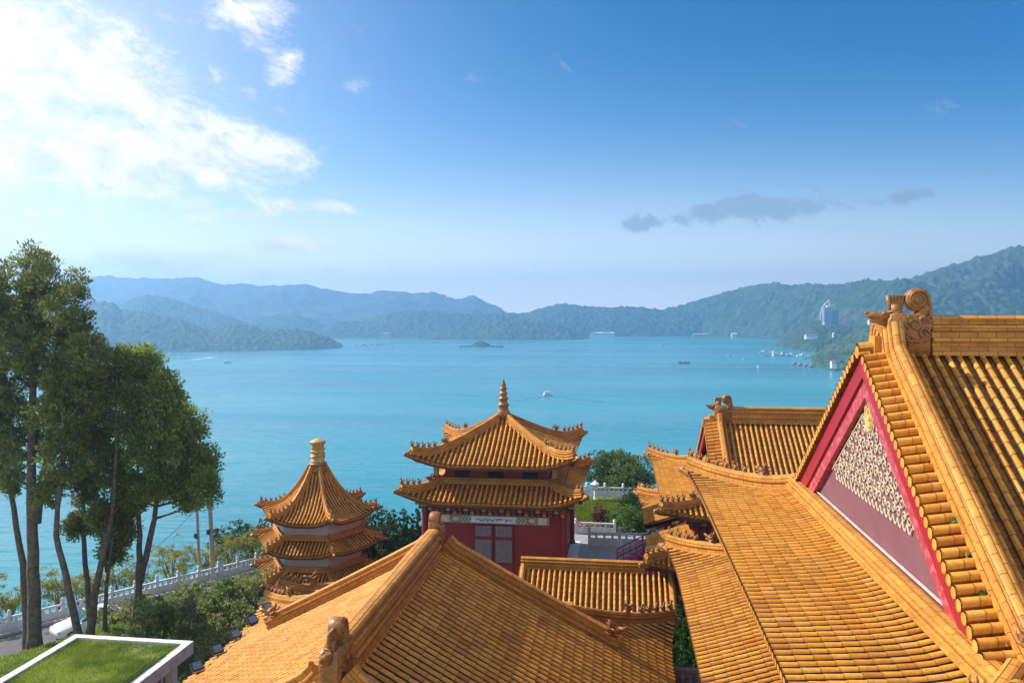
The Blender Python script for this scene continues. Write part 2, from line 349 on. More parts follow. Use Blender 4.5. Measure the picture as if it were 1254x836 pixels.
def half_tube(mb, p0, p1, side, nrm, r0, r1, n=5, m=0, bed=2):
    """one cover tile from its lower end p0 to its upper end p1"""
    rnd = random.random(); rings = []
    for p, r, tj in ((p0, r0, 0.0), (p0.lerp(p1, 0.06), r0, 0.06), (p0.lerp(p1, 0.08), r0 * 0.98, 0.08), (p1, r1, 1.0)):
        rings.append([mb.add(p + side * (math.cos(a) * r) + nrm * (math.sin(a) * r * 1.4), rnd, tj) for a in ([0.0] + [0.43 + (math.pi - 0.86) * j / (n - 2) for j in range(n - 1)] + [math.pi])])
    for k, (ra, rb) in enumerate(zip(rings, rings[1:])):
        if k == 1: continue
        for j in range(n): mb.face((ra[j], ra[j + 1], rb[j + 1], rb[j]), bed if j in (0, n - 1) else m)
    # rings 1 and 2 nearly coincide: join them so that the tile has no slit
    for j in range(n): mb.face((rings[1][j], rings[1][j + 1], rings[2][j + 1], rings[2][j]), bed if j in (0, n - 1) else m)

def disc(mb, p, ax_a, ax_b, r, n=8, m=0):
    rnd = random.random(); c = mb.add(p, rnd, 0.5)
    ring = [mb.add(p + ax_a * (math.cos(2 * math.pi * j / n) * r) + ax_b * (math.sin(2 * math.pi * j / n) * r), rnd, 0.5) for j in range(n)]
    for j in range(n): mb.face((c, ring[j], ring[(j + 1) % n]), m)

def tile_face(mb, rf, fc, pitch=0.3, r=0.078, L=0.34, n=6, trange=None):
    cnt = int(round(2 * fc.half / pitch)); pitch = 2 * fc.half / cnt
    up = Vector((0, 0, 1))
    for i in range(cnt):
        t = -fc.half + (i + 0.5) * pitch
        if trange and not (trange[0] <= t <= trange[1]): continue
        c = fc.half - abs(t); s0, s1 = rf.s0(c), fc.s1(t)
        if s1 - s0 < 0.12: continue
        ln = (fc.pt(rf, t, s1) - fc.pt(rf, t, s0)).length; k = max(1, int(round(ln / L)))
        ss = [s0 + (s1 - s0) * j / k for j in range(k + 1)]; pp = [fc.pt(rf, t, x) for x in ss]
        jit = random.uniform(-0.006, 0.006)
        for j in range(k):
            d = pp[j + 1] - pp[j]; nr = fc.e.cross(d).normalized(); nr = nr if nr.z > 0 else -nr
            o = fc.e * (jit + random.uniform(-0.004, 0.004)) + nr * 0.03
            half_tube(mb, pp[j] - d * 0.03 + o, pp[j + 1] + o, fc.e, nr, r * 1.07, r * 0.93, n)
        d = (pp[1] - pp[0]).normalized(); nr = fc.e.cross(d).normalized(); nr = nr if nr.z > 0 else -nr
        disc(mb, pp[0] - d * 0.03 + nr * 0.01, fc.e, nr, r * 1.18)
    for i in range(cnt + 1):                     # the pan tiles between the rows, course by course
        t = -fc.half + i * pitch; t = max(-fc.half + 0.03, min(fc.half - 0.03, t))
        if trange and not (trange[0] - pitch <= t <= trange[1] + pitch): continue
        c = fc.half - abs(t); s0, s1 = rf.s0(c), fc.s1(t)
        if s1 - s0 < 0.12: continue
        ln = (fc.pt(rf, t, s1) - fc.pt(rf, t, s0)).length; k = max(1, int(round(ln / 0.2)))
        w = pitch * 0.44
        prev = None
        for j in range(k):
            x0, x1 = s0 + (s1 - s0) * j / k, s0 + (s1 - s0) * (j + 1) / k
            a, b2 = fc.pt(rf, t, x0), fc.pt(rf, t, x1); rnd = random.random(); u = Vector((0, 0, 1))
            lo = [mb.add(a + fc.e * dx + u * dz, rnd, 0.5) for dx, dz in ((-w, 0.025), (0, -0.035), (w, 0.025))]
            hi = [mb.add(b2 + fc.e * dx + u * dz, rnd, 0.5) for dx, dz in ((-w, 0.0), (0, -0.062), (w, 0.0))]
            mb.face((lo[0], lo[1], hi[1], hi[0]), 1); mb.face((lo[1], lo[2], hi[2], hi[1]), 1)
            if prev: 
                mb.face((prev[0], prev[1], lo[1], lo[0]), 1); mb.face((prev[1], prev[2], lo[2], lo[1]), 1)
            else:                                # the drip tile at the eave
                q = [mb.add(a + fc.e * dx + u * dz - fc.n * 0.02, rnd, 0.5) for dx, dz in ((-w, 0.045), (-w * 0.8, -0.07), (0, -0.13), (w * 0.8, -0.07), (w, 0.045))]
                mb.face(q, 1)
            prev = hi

def deck_face(mb, rf, fc, down=0.095, thick=0.16, nt=24, ns=6, m=0):
    """boards under the tiles"""
    cuts = sorted({-fc.half, fc.half, *fc.breaks})
    for ta, tb in zip(cuts, cuts[1:]):
        k = max(2, int(nt * (tb - ta) / (2 * fc.half))); e = 1e-4
        grid = []
        for i in range(k + 1):
            t = ta + (tb - ta) * i / k; tt = min(max(t, ta + e), tb - e)
            c = fc.half - abs(tt); s0, s1 = rf.s0(c) + 0.06, max(fc.s1(tt), rf.s0(c) + 0.065)
            grid.append([(fc.pt(rf, t, s0 + (s1 - s0) * j / ns)) for j in range(ns + 1)])
        top = [[mb.add(p - Vector((0, 0, down))) for p in row] for row in grid]
        bot = [[mb.add(p - Vector((0, 0, down + thick))) for p in row] for row in grid]
        for i in range(k):
            for j in range(ns):
                mb.face((top[i][j], top[i + 1][j], top[i + 1][j + 1], top[i][j + 1]), m)
                mb.face((bot[i][j + 1], bot[i + 1][j + 1], bot[i + 1][j], bot[i][j]), m)
            mb.face((bot[i][0], bot[i + 1][0], top[i + 1][0], top[i][0]), m)

def ridge_profile(w, h, rich=True):
    """moulded brick ridge in section: (sideways, up)"""
    if rich: half = [(0.50, -0.06), (0.50, 0.10), (0.40, 0.12), (0.40, 0.26), (0.50, 0.28), (0.52, 0.35), (0.50, 0.40), (0.34, 0.42), (0.34, 0.58), (0.44, 0.60), (0.48, 0.66), (0.44, 0.72), (0.29, 0.74), (0.29, 0.84), (0.37, 0.86), (0.36, 0.92), (0.28, 0.97), (0.14, 1.0)]
    else: half = [(0.50, -0.15), (0.50, 0.20), (0.36, 0.24), (0.36, 0.52), (0.48, 0.56), (0.48, 0.68), (0.33, 0.72), (0.36, 0.82), (0.30, 0.94), (0.14, 1.0)]
    L_ = [(-x * w, z * h) for x, z in half]; return L_ + [(x * w, z * h) for x, z in reversed(half)]
def sweep(mb, path, prof, vert=False, m=0, caps=True):
    rings = []; ul = 0.0; us = []
    for k, p in enumerate(path):
        t = (path[min(k + 1, len(path) - 1)] - path[max(k - 1, 0)]).normalized()
        lat = t.cross(Vector((0, 0, 1))).normalized(); u = Vector((0, 0, 1)) if vert else lat.cross(t).normalized()
        if k: ul += (p - path[k - 1]).length
        us.append(ul); rings.append([mb.add(p + lat * a + u * b) for a, b in prof])
    vs = [0.0]
    for a, b in zip(prof, prof[1:]): vs.append(vs[-1] + math.hypot(b[0] - a[0], b[1] - a[1]))
    n = len(prof)
    for k in range(len(path) - 1):
        for j in range(n - 1):
            mb.face((rings[k][j], rings[k + 1][j], rings[k + 1][j + 1], rings[k][j + 1]), m, [(us[k], vs[j]), (us[k + 1], vs[j]), (us[k + 1], vs[j + 1]), (us[k], vs[j + 1])])
    if caps:
        for rg in (rings[0], rings[-1][::-1]): mb.face(rg, m, [(prof[j][0], prof[j][1]) for j in range(n)])

# ------------------------------------------------------------------ glazed ornaments (shared meshes)
def me_of(mb, name, mats, smooth=False):
    o = mb.build(name, mats, None, smooth); me = o.data; bpy.data.objects.remove(o); return me
def figure_mesh():
    """a small seated beast facing +X"""
    b = MB()
    b.box((0, 0, 0.03), (0.22, 0.12, 0.06))
    b.ball((-0.03, 0, 0.15), (0.105, 0.07, 0.10), 8, ry=-0.5)
    b.ball((0.045, 0, 0.22), (0.055, 0.058, 0.11), 8, ry=0.15)
    b.ball((0.08, 0, 0.345), (0.072, 0.056, 0.062), 8)
    b.ball((0.15, 0, 0.33), (0.04, 0.036, 0.032), 6)
    for sy in (-1, 1):
        b.tube([(0.075, sy * 0.04, 0.24), (0.10, sy * 0.045, 0.13), (0.10, sy * 0.045, 0.055)], [0.028, 0.022, 0.024], 6)
        b.ball((-0.02, sy * 0.06, 0.10), (0.075, 0.03, 0.06), 6)
        b.tube([(0.05, sy * 0.04, 0.39), (0.03, sy * 0.05, 0.455)], [0.022, 0.006], 5)
    b.tube([(-0.11, 0, 0.12), (-0.17, 0, 0.22), (-0.13, 0, 0.33), (-0.09, 0, 0.30)], [0.03, 0.034, 0.026, 0.01], 6)
    return me_of(b, 'ridge_figure', ORN, True)
def dragon_head_mesh():
    """an open-mouthed dragon head facing +X that closes a ridge"""
    b = MB()
    b.box((-0.08, 0, 0.10), (0.34, 0.24, 0.36), taper=0.92)
    b.ball((0.02, 0, 0.36), (0.22, 0.13, 0.15), 10)
    b.tube([(0.12, 0, 0.40), (0.30, 0, 0.43), (0.42, 0, 0.50)], [0.10, 0.075, 0.045], 8)
    b.tube([(0.10, 0, 0.27), (0.26, 0, 0.24), (0.34, 0, 0.27)], [0.09, 0.06, 0.035], 8)
    for sy in (-1, 1):
        b.tube([(-0.02, sy * 0.08, 0.46), (-0.12, sy * 0.12, 0.62), (-0.26, sy * 0.14, 0.70)], [0.04, 0.03, 0.008], 6)
        b.tube([(-0.05, sy * 0.12, 0.36), (-0.20, sy * 0.20, 0.46), (-0.30, sy * 0.20, 0.58)], [0.06, 0.045, 0.01], 6)
        b.tube([(-0.05, sy * 0.13, 0.28), (-0.22, sy * 0.20, 0.30), (-0.33, sy * 0.19, 0.40)], [0.055, 0.04, 0.01], 6)
        b.ball((0.13, sy * 0.085, 0.45), 0.035, 6)
    b.tube([(-0.10, 0, 0.44), (-0.20, 0, 0.62), (-0.18, 0, 0.76)], [0.06, 0.05, 0.015], 6)
    return me_of(b, 'dragon_head', ORN, True)
def corner_beast_mesh():
    """the beast head that caps the corner rafter, facing +X"""
    b = MB()
    b.tube([(-0.5, 0, -0.06), (-0.12, 0, -0.03), (0.10, 0, 0.02), (0.24, 0, 0.05)], [0.10, 0.11, 0.105, 0.07], 8)
    b.ball((0.04, 0, 0.07), (0.12, 0.10, 0.09), 8)
    b.tube([(0.12, 0, -0.03), (0.24, 0, -0.05)], [0.07, 0.04], 6)
    b.tube([(0.0, 0, 0.12), (-0.06, 0, 0.25), (-0.01, 0, 0.32)], [0.05, 0.04, 0.01], 6)
    return me_of(b, 'corner_beast', ORN, True)
def extrude_outline(b, pts, y, bev=0.03):
    """outline in XZ given a thickness of 2*y with a softened rim"""
    n = len(pts); cx = sum(p[0] for p in pts) / n; cz = sum(p[1] for p in pts) / n
    def ring(k, yy): return [b.add((cx + (x - cx) * k, yy, cz + (z - cz) * k)) for x, z in pts]
    rs = [ring(0.95, -y), ring(1.0, -y + bev), ring(1.0, y - bev), ring(0.95, y)]
    for r0, r1 in zip(rs, rs[1:]):
        for j in range(n): b.face((r0[j], r0[(j + 1) % n], r1[(j + 1) % n], r1[j]))
    b.face(rs[0][::-1]); b.face(rs[-1])
def chiwen_mesh():
    """ridge-end dragon: snout towards -X, curled tail, fan on the back, scrolled flank; origin at the ridge foot"""
    b = MB()
    extrude_outline(b, [(0.20, -0.85), (-0.05, -0.85), (-0.08, -0.42), (-0.04, -0.40), (-0.04, 0.30), (-0.02, 0.55), (-0.02, 0.84), (0.06, 1.00), (0.34, 1.03), (0.50, 0.98), (0.70, 1.02), (0.98, 0.92), (1.08, 0.72), (1.00, 0.55), (1.04, 0.36), (1.0, -0.08), (0.62, -0.10), (0.45, -0.08), (0.22, -0.08)], 0.26)
    # snout and jaw
    b.tube([(0.12, 0, 0.90), (-0.18, 0, 0.93), (-0.38, 0, 0.97), (-0.52, 0, 0.99)], [0.15, 0.12, 0.085, 0.05], 10)
    b.tube([(0.06, 0, 0.76), (-0.20, 0, 0.82), (-0.42, 0, 0.86)], [0.12, 0.085, 0.05], 10)
    b.ball((-0.50, 0, 1.03), (0.06, 0.06, 0.05), 8)
    for sy in (-1, 1):
        b.ball((-0.10, sy * 0.10, 1.02), 0.055, 8)
        b.tube([(0.05, sy * 0.12, 0.95), (0.18, sy * 0.18, 1.00), (0.30, sy * 0.18, 1.09)], [0.05, 0.045, 0.015], 6)
    # curled tail: a flat scroll on a curved neck
    extrude_outline(b, [(0.52, 0.96), (0.68, 1.02), (0.80, 1.14), (0.78, 1.34), (0.98, 1.44), (1.04, 1.25), (1.09, 1.05), (1.04, 0.86)], 0.18)
    n = 26; rgs = []
    for yy, k in ((-0.17, 0.93), (-0.14, 1.0), (0.14, 1.0), (0.17, 0.93)):
        rgs.append([b.add((0.725 + 0.295 * k * math.cos(2 * math.pi * q / n), yy, 1.375 + 0.295 * k * math.sin(2 * math.pi * q / n))) for q in range(n)])
    for r0, r1 in zip(rgs, rgs[1:]):
        for q in range(n): b.face((r0[q], r0[(q + 1) % n], r1[(q + 1) % n], r1[q]))
    b.face(rgs[0][::-1]); b.face(rgs[-1])
    for sy in (-1, 1):
        b.tube([(0.725 + 0.265 * (1 - 0.88 * q / 40) * math.cos(-0.5 + q * 0.36), sy * 0.175, 1.375 + 0.265 * (1 - 0.88 * q / 40) * math.sin(-0.5 + q * 0.36)) for q in range(41)], [0.040 - 0.0004 * q for q in range(41)], 6)
        b.tube([(0.99, sy * 0.18, 1.30), (1.03, sy * 0.18, 1.12), (1.0, sy * 0.20, 0.95), (0.86, sy * 0.26, 0.86)], 0.035, 6)
        b.tube([(0.86, sy * 0.18, 1.20), (0.93, sy * 0.18, 1.08), (0.90, sy * 0.19, 0.98), (0.78, sy * 0.2, 0.98)], 0.03, 6)
    # fan of feathers on the back
    for i in range(5):
        x = 0.10 + 0.06 * i; b.tube([(0.14 + 0.035 * i, 0, 0.98), (x - 0.01 + 0.012 * (i - 2), 0, 1.25), (x - 0.03 + 0.03 * (i - 2) + 0.02, 0, 1.49)], [0.060, 0.058, 0.066], 8)
    b.box((0.21, 0, 1.12), (0.24, 0.22, 0.28)); b.box((0.20, 0, 1.06), (0.32, 0.28, 0.05))
    # scrolls and scales raised on both flanks
    for sy in (-1, 1):
        y = sy * 0.26
        for cx, cz, r0, d in ((0.30, 0.62, 0.15, 1), (0.62, 0.72, 0.17, -1), (0.84, 0.50, 0.14, 1), (0.50, 0.36, 0.12, -1), (0.16, 0.30, 0.10, 1), (0.80, 0.84, 0.10, 1)):
            b.tube([(cx + d * r0 * (1 - 0.75 * i / 14) * math.cos(i * 0.62), y, cz + r0 * (1 - 0.75 * i / 14) * math.sin(i * 0.62)) for i in range(15)], [0.048 - 0.0016 * i for i in range(15)], 6)
        b.tube([(0.05, y, 0.10), (0.18, y, 0.48), (0.46, y, 0.52), (0.62, y, 0.28), (0.92, y, 0.30)], 0.032, 6)
        b.tube([(0.45, y, 0.05), (0.45, y, 0.96)], 0.022, 6)
        b.tube([(0.95, y, 0.62), (1.10, y * 0.8, 0.68), (1.16, y * 0.5, 0.76)], [0.05, 0.04, 0.012], 6)
        b.tube([(0.95, y, 0.78), (1.08, y * 0.8, 0.86), (1.12, y * 0.5, 0.92)], [0.05, 0.04, 0.012], 6)
    return me_of(b, 'ridge_dragon', ORN, True)
FIG, HEAD, BEAST, CHIWEN = figure_mesh(), dragon_head_mesh(), corner_beast_mesh(), chiwen_mesh()
def ornament(me, name, root, p, ang, scale=1.0, pitch=0.0):
    o = bpy.data.objects.new(name, me); o.parent = root; o.location = Vector(p) - root.location
    o.rotation_euler = (0, -pitch, ang); o.scale = (scale,) * 3; COL.objects.link(o); return o

# ------------------------------------------------------------------ roof assembly
def hip(root, rf, corner, din, along, c1, w=0.30, h=0.42, figs=5, head=True, beast=True, fscale=1.0, gap=0.42, c0=0.1, hk=1.0, name='hip_ridge', rich=False):
    """corner: plan of the eave corner; din = plan unit inwards along the hip; along(c) gives (distance along the hip, z)"""
    path = []; k = 16; cs = [-rf.ext * 0.9 + (c1 + rf.ext * 0.9) * i / k for i in range(k + 1)]
    for c in cs:
        d, z = along(c); p = Vector((corner[0] + din[0] * d, corner[1] + din[1] * d, z)); path.append(p)
    b = MB(); sweep(b, path, ridge_profile(w, h, rich)); b.build(name, RIDGE, root)
    out = math.atan2(-din[1], -din[0])
    tot = 0; acc = [0.0]
    for a, c in zip(path, path[1:]): tot += (c - a).length; acc.append(tot)
    def at(dist):
        for i in range(len(path) - 1):
            if acc[i + 1] >= dist:
                f = (dist - acc[i]) / (acc[i + 1] - acc[i]); return path[i].lerp(path[i + 1], f), (path[i] - path[i + 1]).normalized()
        return path[-1], (path[-2] - path[-1]).normalized()
    for i in range(figs):
        p, t = at(0.14 + gap * i)
        ornament(FIG, 'ridge_figure', root, p + Vector((0, 0, h * 0.97)), out, 0.84 * fscale * random.uniform(0.92, 1.08))
    if head:
        p, t = at(0.14 + gap * figs + 0.35)
        ornament(HEAD, 'dragon_head', root, p + Vector((0, 0, h * 0.8)), out, fscale * 0.75)
    if beast:
        p, t = path[0], (path[0] - path[1]).normalized()
        ornament(BEAST, 'corner_beast', root, p + t * 0.16 + Vector((0, 0, -0.13)), out, fscale * 1.25, math.asin(max(-1, min(1, t.z))))

def rect_faces(cx, cy, hx, hy, s1x, s1y, bx=(), by=()):
    """slopes of a rectangular roof: s1y serves the slopes at +-hy, s1x those at +-hx"""
    return {'s': Face((cx, cy - hy), (1, 0), (0, 1), hx, s1y, by), 'n': Face((cx, cy + hy), (-1, 0), (0, -1), hx, s1y, by),
            'w': Face((cx - hx, cy), (0, -1), (1, 0), hy, s1x, bx), 'e': Face((cx + hx, cy), (0, 1), (-1, 0), hy, s1x, bx)}
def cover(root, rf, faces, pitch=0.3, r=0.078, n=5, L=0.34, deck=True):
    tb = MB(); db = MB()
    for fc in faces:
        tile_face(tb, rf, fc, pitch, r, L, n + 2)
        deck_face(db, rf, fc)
    tb.build('roof_tiles', [TILE, PAN, MORTAR_SHADE], root); db.build('roof_deck', DECK, root)
def rect_hips(root, rf, cx, cy, hx, hy, c1, which, **kw):
    for key in which:
        sx = -1 if 'w' in key else 1; sy = -1 if 's' in key else 1
        hip(root, rf, (cx + sx * hx, cy + sy * hy), (-sx * 0.70711, -sy * 0.70711), lambda c: (c * 1.41421, rf.z(c, c)), c1, **kw)

def xieshan(root, rf, cx, cy, axis, hl, hw, gv, gw, ridge_h=0.85, ridge_w=0.5, sides='snwe', hang_s=0.0, tiles_n=5, gables=(-1, 1), pitch=0.3, r=0.079, hipkeys=('sw', 'nw', 'se', 'ne'), figs=5, fscale=1.0, hang=0.55, hin=0.92, rise=0.15, chiwen=1.0, relief=False, hipw=0.32, hiph=0.45):
    """hip-and-gable roof: ridge along `axis`, eave half sizes hl (along) x hw (across), verge at gv, gable wall at gw"""
    def M(a, b): return (cx + a, cy + b) if axis == 'x' else (cx - b, cy + a)
    def D(a, b): return (a, b) if axis == 'x' else (-b, a)
    hv = gv - hin + 0.1
    s1m = lambda t: hw if abs(t) <= hv else hl - abs(t)
    s1s = lambda t: min(hl - gw, hw - abs(t))
    fs = []
    if 's' in sides: fs.append(Face(M(0, -hw), D(1, 0), D(0, 1), hl, s1m, (-hv, hv)))
    if 'n' in sides: fs.append(Face(M(0, hw), D(-1, 0), D(0, -1), hl, s1m, (-hv, hv)))
    k = hw - (hl - gw)
    if 'w' in sides: fs.append(Face(M(-hl, 0), D(0, -1), D(1, 0), hw, s1s, (-k, k)))
    if 'e' in sides: fs.append(Face(M(hl, 0), D(0, 1), D(-1, 0), hw, s1s, (-k, k)))
    cover(root, rf, fs, pitch, r, tiles_n)
    ztop = rf.z(99, hw)
    # main ridge
    def V(a, b, z): x, y = M(a, b); return Vector((x, y, z))
    b = MB(); sweep(b, [V(-gv + 1.65 + (2 * gv - 3.3) * i / 20, 0, ztop) for i in range(21)], ridge_profile(ridge_w, ridge_h)); b.build('main_ridge', RIDGE, root)
    for g in gables:
        zb = rf.z(99, hl - gw)
        o = ornament(CHIWEN, 'ridge_dragon', root, V(g * (gv - 0.66), 0, ztop), math.atan2(*reversed(D(1, 0))) + (0 if g < 0 else math.pi), chiwen)
        # hanging ridges and verge tiles down both slopes
        hr = gv - hin
        for sb in (-1, 1):
            vt = MB()
            path = [V(g * hr, sb * (hw - s), rf.z(99, s) ) for s in [hw - 0.1 + (hang_s - hw + 0.1) * i / 26 for i in range(27)]]
            path[0].z += ridge_h * rise; path[1].z += 0.15 * rise
            b = MB(); sweep(b, path, ridge_profile(0.36, hang)); b.build('hanging_ridge', RIDGE, root)
            dd = D(0, sb); ornament(HEAD, 'dragon_head', root, path[-1] + Vector((0, 0, hang * 0.55)), math.atan2(dd[1], dd[0]), fscale)
            s = hang_s + 0.15
            while s < hw - 0.25:
                sl = (rf.z(99, s + 0.05) - rf.z(99, s - 0.05)) / 0.1
                e = Vector((*D(0, -sb), 0)); e.z = sl; e.normalize(); outv = Vector((*D(g, 0), 0)); nr = outv.cross(e).normalized(); nr = nr if nr.z > 0 else -nr
                p = lambda a: V(g * a, sb * (hw - s), rf.z(99, s)) + Vector((0, 0, 0.20 - 0.16 * (a - hr - 0.1)))
                a0, a1, a2 = gv + 0.02, (gv + hr) / 2 + 0.05, hr + 0.05
                half_tube(vt, p(a0), p(a1), e, nr, r * 1.6, r * 1.5, tiles_n + 3, 0, 1); half_tube(vt, p(a1), p(a2), e, nr, r * 1.58, r * 1.44, tiles_n + 3, 0, 1)
                disc(vt, p(a0) + outv * 0.004, e, nr, r * 1.56, 10)
                q = [p(a0 - 0.03), p(a2)]; wd = 0.15; rnd = random.random()
                i4 = [vt.add(q[0] + e * wd - nr * 0.02 + e * 0.0, rnd, 0.5), vt.add(q[0] - nr * 0.05 + e * wd * 0.4, rnd, 0.5), vt.add(q[1] - nr * 0.05 + e * wd * 0.4, rnd, 0.5), vt.add(q[1] + e * wd - nr * 0.02, rnd, 0.5)]
                vt.face(i4, 1)
                i4 = [vt.add(q[0] - e * wd - nr * 0.05, rnd, 0.5), vt.add(q[0] + e * wd - nr * 0.05, rnd, 0.5), vt.add(q[1] + e * wd - nr * 0.05, rnd, 0.5), vt.add(q[1] - e * wd - nr * 0.05, rnd, 0.5)]
                vt.face(i4, 1)
                s += pitch / math.sqrt(1 + sl * sl)
            if sb == 1 and rise > 0.3:
                dx, dy = D(0.40, 0.42); vt.cur = (0.5, 0.5); vt.box(tuple(V(g * (gv - 0.52), 0, ztop + 0.10)), (abs(dx), abs(dy), 0.62), 0)
                ax = Vector((*D(g, 0), 0)); sd = Vector((*D(0, 1), 0)); q0, q1 = V(g * (gv + 0.03), 0, ztop + 0.0), V(g * (gv - 0.75), 0, ztop + 0.10)
                half_tube(vt, q0, q0.lerp(q1, 0.5), sd, Vector((0, 0, 1)), 0.17, 0.16, 9, 0, 1); half_tube(vt, q0.lerp(q1, 0.5), q1, sd, Vector((0, 0, 1)), 0.17, 0.16, 9, 0, 1); disc(vt, q0 + ax * 0.004, sd, Vector((0, 0, 1)), 0.16, 10)
            vt.build('verge_tiles', [TILE, PAN, MORTAR_SHADE], root)
        # gable: wall, painted boards, relief, ridge at its foot
        ks = hl - gw; n = 24
        line = [(sb_ * (hw - s_), rf.z(99, s_)) for sb_, s_ in [(-1, ks + (hw - ks) * i / n) for i in range(n + 1)] + [(1, hw - (hw - ks) * i / n) for i in range(1, n + 1)]]
        b = MB(); i0 = [b.add(V(g * gw, y, zb - 0.35)) for y, z in line]; i1 = [b.add(V(g * gw, y, max(z - 0.24, zb - 0.34))) for y, z in line]
        j0 = [b.add(V(g * (gw - 0.25), y, zb - 0.35)) for y, z in line]; j1 = [b.add(V(g * (gw - 0.25), y, max(z - 0.24, zb - 0.34))) for y, z in line]
        for A, Bq in ((i0, i1), (j0, j1)):
            for q in range(len(line) - 1): b.face((A[q], A[q + 1], Bq[q + 1], Bq[q]))
        for q in range(len(line) - 1): b.face((i1[q], i1[q + 1], j1[q + 1], j1[q]))
        b.build('gable_wall', PURPLE, root)
        def board(name, a_out, a_in, up, dn, m):
            bb = MB()
            ln = [(sb_ * (hw - s_), rf.z(99, s_)) for sb_, s_ in [(-1, ks - 0.1 + (hw - ks + 0.1) * i / n) for i in range(n + 1)] + [(1, hw - (hw - ks + 0.1) * i / n) for i in range(1, n + 1)]]
            rg = []
            for y, z in ln:
                lo = max(z - dn, zb - 0.2); hi = max(z - up, zb - 0.1)
                rg.append([bb.add(V(g * a_out, y, lo)), bb.add(V(g * a_out, y, hi)), bb.add(V(g * a_in, y, hi)), bb.add(V(g * a_in, y, lo))])
            for p_, q_ in zip(rg, rg[1:]):
                for j in range(4): bb.face((p_[j], q_[j], q_[(j + 1) % 4], p_[(j + 1) % 4]))
            bb.face(rg[0][::-1]); bb.face(rg[-1]); return bb.build(name, m, root)
        board('bargeboard', gv - 0.10, gv - 0.17, 0.06, 0.62, RED)
        board('soffit_board', gv - 0.175, gw + 0.003, 0.08, 0.20, RED)
        board('painted_gable_board', gw + 0.16, gw + 0.004, 0.23, 1.12, PINK)
        b = MB(); sweep(b, [V(g * (gw + 0.24), -k - 0.5 + (2 * k + 1.0) * i / 20, zb - 0.02) for i in range(21)], ridge_profile(0.46, 0.42, True)); b.build('gable_foot_ridge', RIDGE, root)
        b = MB(); x, y = M(g * (gw + 0.05), 0); dx, dy = D(0.05, 2 * k - 1.9); b.box((x, y, zb + 0.43), (abs(dx), abs(dy), 0.035)); b.build('gable_sill', MATS['sill_paint'], root)
        if relief:
            rb = MB(); rr = random.Random(5); a = gw + 0.02
            zr0, zr1 = zb + (ztop - zb) * 0.31, ztop - 1.4
            def lim(z):                          # half width of the wall inside the boards at height z
                lo, hi = ks, hw
                for _ in range(24):
                    md = (lo + hi) / 2
                    if rf.z(99, md) - 1.22 < z: lo = md
                    else: hi = md
                return hw - lo
            def scroll(y, z, r0, d, turns=1.45, th=0.026):
                pts = []
                for i in range(19):
                    an = i / 18 * turns * 2 * math.pi; rad = r0 * (1 - 0.82 * i / 18)
                    pts.append(V(g * a, y + d * rad * math.cos(an), z + rad * math.sin(an)))
                rb.tube(pts, [th * (1 - 0.35 * i / 18) for i in range(19)], 6)
            z = zr0; row = 0
            while z < zr1:
                hwid = lim(z); nn = max(1, int(hwid / 0.31)); 
                for i in range(nn):
                    y = (i + (0.5 if row % 2 == 0 else 0.25)) * hwid / nn
                    for sb in (-1, 1): scroll(sb * y, z + rr.uniform(-0.05, 0.05), 0.16 + rr.uniform(-0.03, 0.02), sb * (1 if (i + row) % 2 else -1))
                z += 0.285; row += 1
            for sb in (-1, 1):
                for i in range(int(lim(zr0) / 0.30)):
                    y = sb * (0.15 + 0.30 * i); rb.tube([V(g * a, y - 0.15, zr0 - 0.14), V(g * a, y - 0.05, zr0 - 0.30), V(g * a, y + 0.07, zr0 - 0.28), V(g * a, y + 0.15, zr0 - 0.12)], 0.03, 6)
                pts = []; z = zr0 - 0.1
                while z < zr1: pts.append(V(g * a, sb * (lim(z) - 0.04), z)); z += 0.2
                rb.tube(pts, 0.03, 6)
            o2 = rb.build('gable_relief', RELIEF, root)
            mb2 = MB(); zc = zr1 - 0.15; x, y = M(g * (gw + 0.03), 0)
            for rr_, th in ((0.36, 0.05), (0.26, 0.035), (0.12, 0.05)): mb2.tube([V(g * (gw + 0.03), rr_ * math.cos(i * 2 * math.pi / 20) * 0.8, zc + rr_ * math.sin(i * 2 * math.pi / 20) * 1.2) for i in range(21)], th, 6)
            mb2.ball(V(g * gw, 0, zc), (0.05 if axis == 'x' else 0.25, 0.25 if axis == 'x' else 0.05, 0.38), 10)
            mb2.build('gable_medallion', MATS['gold_leaf'], root)
    # hip ridges
    for key in hipkeys:
        sa = -1 if 'w' in key else 1; sb = -1 if 's' in key else 1
        d = D(-sa * 0.70711, -sb * 0.70711)
        hip(root, rf, M(sa * hl, sb * hw), d, lambda c: (c * 1.41421, rf.z(c, c)), hl - gw + 0.1, w=hipw, h=hiph, figs=figs, fscale=fscale)
mat('sill_paint', (0.58, 0.44, 0.40), 0.7, 0.2, 4)
mat('gold_leaf', (0.56, 0.37, 0.11), 0.45, 0.3, 8, dirt=(0.22, 0.12, 0.05), dscale=7, damt=0.7)

